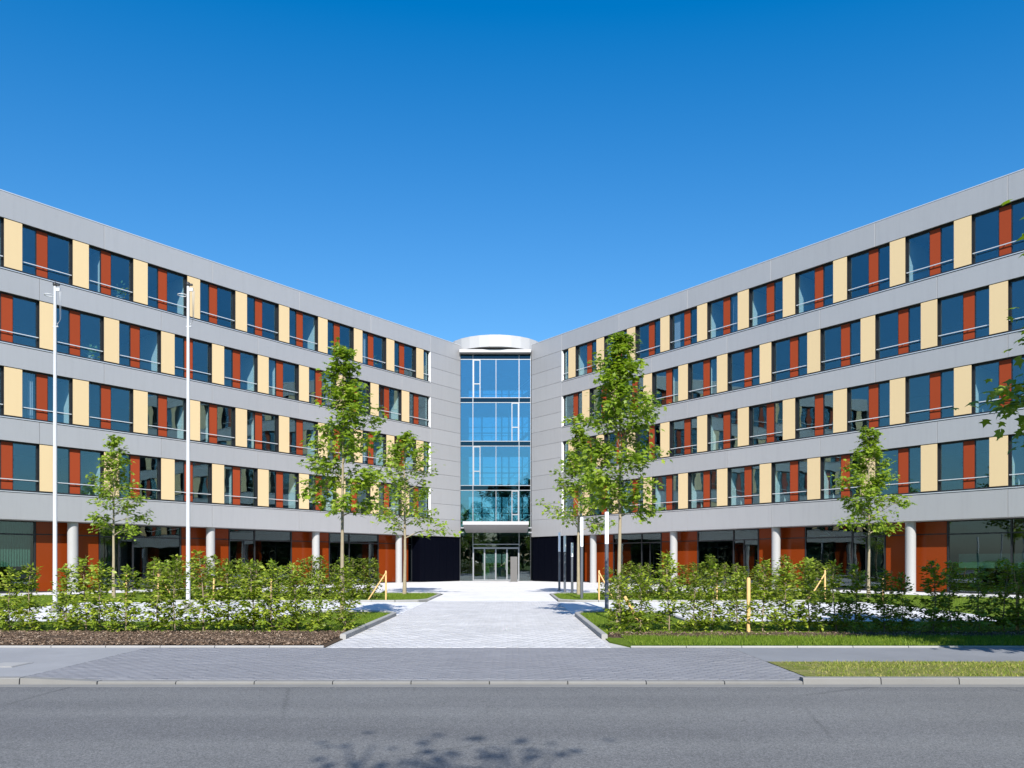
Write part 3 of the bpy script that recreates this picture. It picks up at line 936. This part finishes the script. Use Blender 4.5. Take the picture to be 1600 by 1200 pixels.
# faceted drum on the roof
DR, DCY = 4.2, 65.6
nf = 30
dv, df = [], []
for i in range(nf):
    a = R(-90) + 2 * math.pi * (i + .5) / nf
    x, y = AXX + DR * math.cos(a), DCY + DR * math.sin(a)
    dv += [(x, y, 19.10), (x, y, 20.06)]
for i in range(nf):
    j = (i + 1) % nf
    df.append((2 * i, 2 * j, 2 * j + 1, 2 * i + 1))
df.append(tuple(2 * i + 1 for i in range(nf)))
df.append(tuple(2 * i for i in range(nf))[::-1])
b = MB(); b.add(dv, df)
drum = put('roof_drum', b.mesh('roof_drum', 'drum_white'), bld)
b = MB(); b.tube([(AXX, DCY, 18.9), (AXX, DCY, 19.11)], DR - .75, 30, smooth=False)
put('drum_base', b.mesh('drum_base', 'cladding_backing'), drum)
# ground-floor glazing and doors
b = MB()
for x in (tx0 + .02, m1, m3, tx1 - .02):
    b.box(x - .025, x + .025, TY - .04, TY + .04, .02, 4.35)
for x0, x1 in ((m1 + .025, m3 - .025),):
    b.box(x0, x1, TY - .035, TY + .035, 3.0, 3.06).box(x0, x1, TY - .035, TY + .035, 2.72, 2.78)
ef = put('entrance_front', b.mesh('entrance_front', 'silver'), bld)
for x0, x1, z0, z1 in ((xs4[0], m1 - .025, .02, 4.35), (m3 + .025, xs4[4], .02, 4.35), (m1 + .025, m3 - .025, 3.06, 4.35), (m1 + .025, m3 - .025, 2.78, 3.0)):
    put('pane', MB().box(x0, x1, TY - .012, TY + .0, z0, z1).mesh('pane', 'shop_glass'), ef)
d1, d2 = px_x(757, TY), px_x(792, TY)
for x0, x1 in ((m1 + .03, d1), (d1 + .01, (d1 + d2) / 2), ((d1 + d2) / 2 + .01, d2), (d2 + .01, m3 - .03)):
    b = MB()
    for x in (x0, x1 - .05):
        b.box(x, x + .05, TY - .03, TY + .02, .03, 2.715)
    b.box(x0 + .05, x1 - .05, TY - .029, TY + .019, .03, .12).box(x0 + .05, x1 - .05, TY - .029, TY + .019, 2.65, 2.715)
    dr = put('entrance_door', b.mesh('entrance_door', 'silver'), bld)
    put('pane', MB().box(x0 + .05, x1 - .05, TY - .01, TY, .12, 2.65).mesh('pane', 'shop_glass'), dr)
    b = MB(); b.tube([(x1 - .12, TY - .08, .9), (x1 - .12, TY - .08, 1.5)], .015, 8)
    b.box(x1 - .13, x1 - .11, TY - .08, TY - .03, .95, .97).box(x1 - .13, x1 - .11, TY - .08, TY - .03, 1.43, 1.45)
    put('door_handle', b.mesh('door_handle', 'silver'), dr)
# reception desk and hanging shade in the hall
b = MB().box(AXX - .6, AXX + .9, 66.2, 66.9, .02, 1.05).box(AXX - .7, AXX + 1.0, 66.1, 67.0, 1.05, 1.1)
tag(put('reception_desk', b.mesh('reception_desk', 'room_white')), 'pale reception desk standing in the dark entrance hall behind the glass doors', 'desk')
b = MB()
pr = [(.05, 3.55), (.35, 3.52), (.75, 3.42), (.85, 3.36)]
vs = [(AXX - .5 + r_ * math.cos(a * math.pi / 12), 64.6 + r_ * math.sin(a * math.pi / 12), z) for r_, z in pr for a in range(24)]
b.add(vs, [(i * 24 + k, i * 24 + (k + 1) % 24, (i + 1) * 24 + (k + 1) % 24, (i + 1) * 24 + k) for i in range(3) for k in range(24)], 0, True)
b.tube([(AXX - .5, 64.6, 3.54), (AXX - .5, 64.6, 3.82)], .015, 6)
tag(put('pendant_lamp', b.mesh('pendant_lamp', 'room_white')), 'pale shallow pendant lamp hanging above the entrance doors inside the hall', 'lamp')
# canopy over the doors: thin front edge, underside sloping down to the wall
cx0, cx1, cy0 = px_x(723.3, 59.4), px_x(826, 59.4), 59.4
b = MB()
b.add([(cx0, cy0, 4.50), (cx1, cy0, 4.50), (cx1 - .05, TY - .08, 3.98), (cx0 + .05, TY - .08, 3.98), (cx0, cy0, 4.74), (cx1, cy0, 4.74), (cx1 - .05, TY - .08, 4.74), (cx0 + .05, TY - .08, 4.74)],
      [(0, 3, 2, 1), (4, 5, 6, 7), (1, 2, 6, 5), (2, 3, 7, 6), (3, 0, 4, 7)], 0)
b.add([(cx0 - .01, cy0 - .02, 4.50), (cx1 + .01, cy0 - .02, 4.50), (cx1 + .01, cy0 - .02, 4.76), (cx0 - .01, cy0 - .02, 4.76), (cx0 - .01, cy0 - .001, 4.50), (cx1 + .01, cy0 - .001, 4.50), (cx1 + .01, cy0 - .001, 4.76), (cx0 - .01, cy0 - .001, 4.76)],
      [(0, 1, 2, 3), (3, 2, 6, 7), (0, 4, 5, 1), (0, 3, 7, 4), (1, 5, 6, 2)], 1)
put('canopy', b.mesh('canopy', 'soffit_grey', 'drum_white'), bld)
for sx, x in ((-1, cx0), (1, cx1)):
    put('canopy_bracket', MB().box(min(x + sx * .02, x + sx * .28), max(x + sx * .02, x + sx * .28), 60.9, 61.1, 4.28, 4.38).box(min(x + sx * .02, x + sx * .28), max(x + sx * .02, x + sx * .28), 60.9, 61.1, 3.9, 4.0).mesh('canopy_bracket', 'silver'), bld)
# stele by the doors
sx = px_x(803, 58.9)
st = empty('information_stele', (sx, 58.9, 0), label='grey metal information stele standing before the entrance doors', cat='stele')
put('plinth', MB().box(-.30, .30, -.10, .10, 0, .05).mesh('plinth', 'kerb_concrete'), st)
put('panel', MB().box(-.27, .27, -.06, .06, .05, 1.98).box(-.25, .25, -.066, -.061, 1.1, 1.9).mesh('panel', 'stele_metal'), st)

# ------------------------------------------------------------------ flagpoles and light columns
def flagpole(px, Y, label):
    root = empty('flagpole', (px_x(px, Y), Y, 0), label=label, cat='flagpole', group='white flagpoles behind the front hedge')
    b = MB(); b.tube([(0, 0, .1), (0, 0, 5), (0, 0, 9.95)], [.062, .054, .040], 18)
    put('pole', b.mesh('pole', 'white_paint'), root)
    b = MB(); b.tube([(0, 0, 0), (0, 0, .12)], .16, 18); b.tube([(0, 0, .12), (0, 0, .3)], .11, 18)
    put('foot', b.mesh('foot', 'kerb_concrete'), root)
    b = MB(); b.tube([(0, 0, 9.95), (0, 0, 10.0), (0, 0, 10.05), (0, 0, 10.08)], [.045, .065, .06, .02], 18)
    b.box(.03, .13, -.03, .03, 9.97, 10.02)
    put('truck', b.mesh('truck', 'black_plastic'), root)
    b = MB(); b.box(.04, .15, -.02, .02, 9.80, 9.90)
    b.tube([(.14, 0, 9.8), (.145, 0, 8.9), (.07, 0, 8.75)], .008, 6)
    b.tube([(.18, 0, 9.8), (.17, 0, 8.95), (.07, 0, 8.8)], .008, 6)
    put('halyard', b.mesh('halyard', 'white_paint'), root)
    b = MB()
    b.tube([(-.18 + .13 * math.cos(a), .13 * math.sin(a), 9.68) for a in np.linspace(0, 2 * math.pi, 14)], .014, 6, cap=False)
    b.tube([(-.06 + .0, 0, 8.72), (.1, 0, 8.72)], .02, 6)
    put('ring', b.mesh('ring', 'white_paint'), root)
flagpole(86, 23.04, 'white flagpole farther from the driveway, before the first red bay and its column')
flagpole(294, 23.04, 'white flagpole beside the small red bay, nearer the driveway')

def light_column(px, py, top, split, r, label):
    Y = EYE * F / (py - HY)
    H = EYE + (HY - top) / F * Y
    zs = EYE + (HY - split) / F * Y
    root = empty('light_column', (px_x(px, Y), Y, 0), label=label, cat='lamp post', group='slim light columns beside the driveway')
    b = MB(); b.tube([(0, 0, 0), (0, 0, zs)], r, 16); b.tube([(0, 0, 0), (0, 0, .03)], r * 2, 16)
    put('post', b.mesh('post', 'lamp_grey'), root)
    b = MB(); b.tube([(0, 0, zs + .001), (0, 0, H - .03), (0, 0, H)], [r * 1.02, r * 1.02, r * .9], 16)
    put('opal_tube', b.mesh('opal_tube', 'lamp_opal'), root)
light_column(874, 923, 832, 862, .06, 'slim light column farthest from the road in front of the dark entrance wall')
light_column(882.5, 927, 837, 862, .06, 'slim light column second from the entrance, its white top before the dark wall')
light_column(894, 929, 848, 870, .06, 'slim light column close to the maple trunk on the far grass island')
light_column(909, 938, 808, 854, .06, 'slim light column at the front edge of the far grass island')
light_column(948, 952.5, 800, 850, .063, 'slim light column nearest the road beside the tall maple')

# ------------------------------------------------------------------ stakes
def stake(px, Y, h, label, brace=None, r=.035, lean=0):
    root = empty('timber_stake', (px_x(px, Y), Y, 0), label=label, cat='stake', group='timber stakes in the hedges')
    b = MB()
    b.tube([(0, 0, -.02), (lean, 0, h - .04), (lean, 0, h)], [r, r, r * .8], 10)
    put('post', b.mesh('post', 'timber'), root)
    if brace:
        b = MB(); b.tube([(.0, -.06, h - .1), (brace, -.06, 0)], r * .8, 8)
        put('brace', b.mesh('brace', 'timber'), root)
stake(247, 29.82, 1.22, 'thin timber stake with a brace, at the inner hedge end between the flagpoles', .7)
stake(603, 29.82, 1.2, 'braced timber stake at the driveway end of the inner hedge, by the far maple', -.72)
stake(197, 26.24, 1.1, 'single timber stake behind the front hedge between the flagpoles')
stake(334, 29.70, .95, 'short timber stake in the inner hedge beyond the second flagpole')
stake(424, 29.70, 1.0, 'short timber stake in the inner hedge before the dark glazed bay')
stake(1169.5, 16.06, 1.2, 'stout upright timber stake standing in the front hedge before pale paving', r=.04)
stake(1120, 29.70, 1.2, 'timber stake in the inner hedge near the second red bay')
stake(1289, 29.82, 1.22, 'braced timber stake at the outer end of the inner hedge beyond the stout stake', -.7)
stake(1380, 28.16, 1.0, 'short timber stake at the lawn edge in the shade')
stake(1590, 16.38, 1.1, 'timber stake in the shaded end of the front hedge')
stake(936, 29.44, 1.22, 'braced timber stake at the driveway end of the inner hedge by the light columns', .62)
b = MB(); b.tube([(px_x(1003, 17.8), 17.8, -.02), (px_x(976, 17.8), 17.8, .72)], [.045, .038], 10)
lo = put('timber_stake', b.mesh('timber_stake', 'timber'))
tag(lo, 'stout timber stake leaning steeply in the front hedge beside the drive kerb', 'stake', 'timber stakes in the hedges')

# ------------------------------------------------------------------ trees
def tree_meshes(seed, H, z0, prof, n_br, leaf, per, mats=('bark_pale', 'maple_leaf'), r0=.06, up=.55, template='maple', twig=3, droop=.35):
    rng = np.random.default_rng(seed)
    b = MB()
    ks = np.linspace(0, 1, 9)
    bend = rng.normal(0, .035, (9, 2)).cumsum(0) * .5
    tp = [(bend[i, 0] * H * .08, bend[i, 1] * H * .08, H * k * .97) for i, k in enumerate(ks)]
    tp[0] = (0, 0, -.05)
    b.tube(tp, [r0 * (1 - .88 * k) + (.25 * r0 if k == 0 else 0) for k in ks], 9)
    def trunk_at(z):
        k = z / (H * .97) * 8
        i = min(int(k), 7)
        return np.array(tp[i]) * (1 - (k - i)) + np.array(tp[i + 1]) * (k - i)
    rmax = max(r_ for _, r_ in prof)
    P, A, N, S = [], [], [], []
    def leaf_cluster(q, d, n, spread):
        for _ in range(n):
            o = rng.normal(0, spread, 3)
            o[2] *= .6
            out = d + rng.normal(0, .8, 3)
            out[2] = out[2] * .4 - droop
            P.append(q + o); A.append(out)
            nn = rng.normal(0, .38, 3) + np.array([0, -.25, 1.0])
            N.append(nn)
            S.append(leaf * rng.uniform(.65, 1.2))
    for i in range(n_br):
        f = (i + rng.uniform(0, .9)) / n_br
        z = z0 + (H - z0) * f ** .92 * .97
        az = i * 2.4 + rng.normal(0, .45)
        rr = np.interp(f, [a for a, _ in prof], [r_ for _, r_ in prof]) * rng.uniform(.62, 1.12)
        st_ = trunk_at(min(z, H * .965))
        d0 = np.array([math.cos(az), math.sin(az), up + .35 * f])
        d0 /= np.linalg.norm(d0)
        pts = [st_]
        d = d0.copy()
        ns = 5
        for s in range(ns):
            d = d + rng.normal(0, .13, 3) + np.array([0, 0, -.06 if f < .3 else .02])
            d /= np.linalg.norm(d)
            pts.append(pts[-1] + d * rr / ns * 1.15)
        rb_ = r0 * .36 * (1 - .65 * f)
        b.tube([tuple(x) for x in pts], [rb_ * (1 - .8 * s / ns) for s in range(ns + 1)], 5, cap=False)
        for s in range(2, ns + 1):
            q0 = pts[s]
            for _ in range(twig):
                td = d + rng.normal(0, .75, 3)
                td /= np.linalg.norm(td)
                q1 = q0 + td * rr * rng.uniform(.12, .36)
                b.tube([tuple(q0), tuple(q1)], [rb_ * .3, rb_ * .12], 3, cap=False)
                leaf_cluster(q1, td, max(2, int(per * (.35 + .65 * min(1.0, rr / rmax)))), .09 + .05 * rr)
    leaf_cluster(np.array(tp[-1]), np.array([0, 0, 1.]), per, .1)
    leaf_cluster(np.array(tp[-1]) - np.array([0, 0, .035 * H]), np.array([0, 0, 1.]), per // 2, .09)
    tr = b.mesh('trunk', mats[0])
    TT, TF = (MAPLE, MAPLE_F) if template == 'maple' else (CLUMP, CLUMP_F)
    cr = leaf_mesh('crown', P, A, N, S, TT, TF, mats[1])
    return tr, cr

def tree(name, x, y, label, cat, group, z=0, **kw):
    tr, cr = tree_meshes(**kw)
    root = empty(name, (x, y, z), label=label, cat=cat, group=group)
    put('trunk', tr, root); put('crown', cr, root)
    return root
GM = 'young maples along the driveway and the lawns'
tree('maple_tree', px_x(534, 18.56), 18.56, 'slender young maple nearest the road on the side of the flagpoles', 'tree', GM, seed=11, H=6.85, z0=2.55, prof=[(0, .6), (.12, .9), (.4, .85), (.62, .55), (.8, .32), (1, .15)], n_br=36, leaf=.135, per=13, r0=.055)
tree('maple_tree', px_x(632, 35.20), 35.20, 'bushy young maple on the far grass island beside the dark entrance wall', 'tree', GM, seed=12, H=7.6, z0=2.6, prof=[(0, 1.7), (.12, 1.4), (.3, 1.25), (.5, 1.35), (.75, .8), (1, .2)], n_br=32, leaf=.185, per=11, r0=.085)
tree('maple_tree', px_x(965, 18.56), 18.56, 'tallest dense young maple, beside the nearest light column', 'tree', GM, seed=13, H=7.2, z0=2.6, prof=[(0, .6), (.15, .88), (.4, .85), (.65, .6), (.85, .3), (1, .15)], n_br=42, leaf=.135, per=15, r0=.055)
tree('maple_tree', px_x(904, 34.56), 34.56, 'young maple among the light columns on the far grass island', 'tree', GM, seed=14, H=7.7, z0=2.7, prof=[(0, 1.3), (.12, 1.3), (.4, 1.1), (.7, .7), (1, .2)], n_br=30, leaf=.185, per=11, r0=.08)
tree('maple_tree', px_x(178, 32.64), 32.64, 'thin sparse young maple on the lawn between the two flagpoles', 'tree', GM, seed=15, H=7.1, z0=2.6, prof=[(0, 1.0), (.2, 1.1), (.45, .85), (.7, .5), (1, .2)], n_br=30, leaf=.165, per=9, r0=.07)
tree('maple_tree', px_x(1357, 32.64), 32.64, 'light green conical young maple on the lawn beyond the shaded hedge', 'tree', GM, seed=16, H=7.4, z0=2.6, prof=[(0, 1.15), (.2, 1.3), (.45, 1.0), (.7, .5), (1, .2)], n_br=34, leaf=.17, per=13, r0=.07)

# old street trees: one whose twigs hang into the picture, and those across the road seen in the glass and by their shadows
tree('street_tree', 10.85, 9.7, 'leafy street tree whose twigs reach over the road verge before the upper windows', 'tree', None, seed=21, H=6.5, z0=3.5, prof=[(0, 2.4), (.2, 2.75), (.6, 2.45), (1, .5)], n_br=66, leaf=.19, per=24, r0=.16, up=.22, mats=('bark_dark', 'maple_leaf'), twig=6)
tree('street_tree', .0, -5.1, 'open street tree beside the viewer, its branch shadows falling on the near road edge', 'tree', None, seed=27, H=7.05, z0=3.4, prof=[(0, 2.0), (.5, 2.0), (1, 1.5)], n_br=20, leaf=.13, per=2, r0=.30, up=1.2, mats=('bark_dark', 'maple_leaf'), twig=2)
SG = 'tall trees across the road mirrored in the glass'
big = dict(mats=('bark_dark', 'street_leaf'), template='clump', twig=6, up=.7)
for i, (x, y, H, sd, lab) in enumerate([
        (-2.6, -21.5, 16.6, 31, 'tall broad tree across the road, mirrored low in the entrance tower'),
        (3.4, -22.0, 17.2, 32, 'tallest tree across the road, mirrored beside the entrance doors'),
        (13.5, -20.5, 12.5, 33, 'dark tree across the road mirrored in the lowest windows near the first flagpole'),
        (-13.5, -21.0, 12.8, 34, 'dark tree across the road mirrored in the lowest windows by the shaded hedge'),
        (25.0, -20.5, 13.0, 35, 'wide tree across the road mirrored in the blind-covered glazing'),
        (-25.0, -21.0, 13.0, 36, 'wide tree across the road mirrored in the glazing with the desk screen')]):
    tree('street_tree', x, y, lab, 'tree', SG, seed=sd, H=H, z0=3.2, prof=[(0, 3.2), (.3, 4.2), (.65, 3.6), (.9, 1.6), (1, .5)], n_br=46, leaf=.24, per=17, r0=.24, **big)

# thick growth under those trees: what the ground floor glass mirrors
rg = np.random.default_rng(50)
n = 16000
X = rg.uniform(-75, 75, n); Hh = 7.6 + 1.5 * np.sin(X * .23) + 1.0 * np.sin(X * .61 + 1)
P = np.stack([X, -27 + rg.normal(0, 1.0, n), Hh * rg.uniform(0, 1, n) ** .7], 1)
uo = put('undergrowth', leaf_mesh('undergrowth', P, rg.normal(0, 1, (n, 3)), rg.normal(0, .6, (n, 3)) + np.array([0, .8, .6]), rg.uniform(.5, 1.1, n), CLUMP, CLUMP_F, 'street_leaf'))
tag(uo, kind='stuff')

# ------------------------------------------------------------------ hedges: every sapling its own plant
def sapling(seed, H, width, leaf, mat, dense=1.0):
    rng = np.random.default_rng(seed)
    b = MB()
    sway = rng.normal(0, .02, (6, 2)).cumsum(0)
    tp = [(sway[i, 0], sway[i, 1], H * i / 5) for i in range(6)]
    tp[0] = (0, 0, -.03)
    b.tube(tp, [.016, .014, .012, .010, .007, .004], 6)
    P, A, N, S = [], [], [], []
    nb_ = int(44 * dense)
    for i in range(nb_):
        f = ((i + rng.uniform(0, 1)) / nb_) ** 1.2
        z = H * (.07 + .90 * f)
        if rng.random() < .12:
            continue
        k = f * 5; j = min(int(k), 4)
        q = np.array(tp[j]) * (1 - (k - j)) + np.array(tp[j + 1]) * (k - j)
        q[2] = z
        az = i * 2.4 + rng.normal(0, .5)
        L = width * (1.0 - .62 * f ** 1.6) * rng.uniform(.55, 1.25)
        d = np.array([math.cos(az), math.sin(az) * .8, rng.normal(.22, .2) + .35 * f])
        d /= np.linalg.norm(d)
        pts = [q, q + d * L * .5 + np.array([0, 0, .01]), q + d * L + np.array([0, 0, -.03 * L])]
        b.tube([tuple(x) for x in pts], [.006, .004, .002], 3, cap=False)
        side = np.cross(d, [0, 0, 1])
        nl = max(5, int(L / leaf * 5.9))
        for m_ in range(nl):
            u = rng.uniform(.12, 1.05)
            sgn = -1 if m_ % 2 else 1
            c = q + d * L * u + rng.normal(0, .026, 3) * np.array([1, 1, 1.3])
            P.append(c)
            A.append(d * .6 + side * sgn * rng.uniform(.3, 1.1) + np.array([0, 0, rng.normal(-.15, .3)]))
            N.append(np.array([0, -.3, 1.0]) + rng.normal(0, .42, 3))
            S.append(leaf * rng.uniform(.6, 1.25))
    for _ in range(10):
        P.append(np.array(tp[-1]) + rng.normal(0, .03, 3)); A.append(rng.normal(0, 1, 3)); N.append(np.array([0, -.3, 1]) + rng.normal(0, .4, 3)); S.append(leaf)
    return b.mesh('stem', 'stem_brown'), leaf_mesh('foliage', P, A, N, S, OVATE, OVATE_F, mat)

ORD = ['first', 'second', 'third', 'fourth', 'fifth', 'sixth', 'seventh', 'eighth', 'ninth', 'tenth', 'eleventh', 'twelfth', 'thirteenth', 'fourteenth',
       'fifteenth', 'sixteenth', 'seventeenth', 'eighteenth', 'nineteenth', 'twentieth']
ORD += ['twenty-' + x for x in ORD[:9]]
near_var = [sapling(100 + i, 1.40 + .08 * (i % 4), .40, .100, 'hornbeam_leaf', 1.4 + .15 * (i % 3)) for i in range(8)]
far_var = [sapling(200 + i, 1.55 + .06 * (i % 3), .46, .13, 'hornbeam_leaf_far', 1.4) for i in range(6)]
def hedge(xs, y, variants, where, group, seed, jitter=.1, zs=(.80, 1.05)):
    rg = random.Random(seed)
    for i, x in enumerate(xs):
        root = empty('hedge_sapling', (x + rg.uniform(-.1, .1), y + rg.uniform(-jitter, jitter), .03), label=f'{ORD[i]} hornbeam sapling from the driveway {where}', cat='shrub', group=group)
        st_, fo = variants[rg.randrange(len(variants))]
        root.rotation_euler.z = rg.uniform(-.6, .6) + (math.pi if rg.random() < .5 else 0)
        k = rg.uniform(*zs)
        root.scale = (k * rg.uniform(.9, 1.15), k * rg.uniform(.9, 1.1), k)
        put('stem', st_, root); put('foliage', fo, root)
hedge(np.arange(-3.55, -12.4, -.52), 16.25, near_var, 'in the front hedge above the bark mulch', 'front hedge saplings above the mulch', 1, .16)
hedge(np.arange(2.25, 12.4, .52), 16.15, near_var, 'in the front hedge above the grass strip', 'front hedge saplings above the grass strip', 2, .16)
hedge(np.arange(-5.5, -14.6, -.42), 30.4, far_var, 'in the inner hedge behind the flagpoles', 'inner hedge saplings behind the flagpoles', 3, .25)
hedge(np.arange(3.9, 13.0, .42), 30.4, far_var, 'in the inner hedge behind the stout stake', 'inner hedge saplings behind the stout stake', 4, .25)

# ------------------------------------------------------------------ plants on the window boards of the offices
def pot_plant(px, row, label, seed, h=.75):
    rng = np.random.default_rng(seed)
    Y = F * AL / (1722 - px) 
    s = (YL - Y) / math.cos(TH)
    pos = WINGS[0][1] @ Vector((s, -.52, BOTS[row] + .02))
    root = empty('potted_plant', tuple(pos), label=label, cat='plant', group='potted plants behind office windows')
    b = MB(); b.tube([(0, 0, 0), (0, 0, .3)], [.12, .16], 14)
    put('pot', b.mesh('pot', 'terracotta'), root)
    n = 60
    d = unit(rng.normal(0, 1, (n, 3)) + np.array([0, 0, .8]))
    P = np.array([0, 0, .32]) + d * rng.uniform(.1, h * .65, (n, 1)) * np.array([.7, .7, 1.2])
    put('foliage', leaf_mesh('foliage', P, d + rng.normal(0, .4, (n, 3)), rng.normal(0, .4, (n, 3)) + np.array([0, 0, 1.]), rng.uniform(.12, .24, n), OVATE, OVATE_F, 'room_leaf'), root)
    put('window_board', MB().box(-.28, .28, -.2, .2, -.04, 0).mesh('window_board', 'room_white'), root)
pot_plant(194, 0, 'pale leafy plant in a white pot behind a top floor window between the flagpoles', 1, .9)
pot_plant(150, 1, 'spindly plant in a pale pot behind a window of the floor below the top', 2, .8)
pot_plant(545, 0, 'green plant in a white pot behind a top floor window above the slender maple', 3, .8)
pot_plant(590, 0, 'tall thin plant behind a top floor window close to the entrance tower', 4, .9)

# bent white tube added in the shape of a reflection in the right wing glazing
sgR, WR = WINGS[1]
zl = MB(); zl.tube([(-.35, 0, .22), (.25, 0, .22), (-.25, 0, -.2), (.35, 0, -.2)], .025, 6)
o = put('reflection_tube', zl.mesh('reflection_tube', 'lamp_opal'), None, WR @ T(-(cols[2] + half + 1.1), -1.35, 3.27))
tag(o, 'white bent tube added as a reflection in the upper glazing beside a red bay', 'lamp')
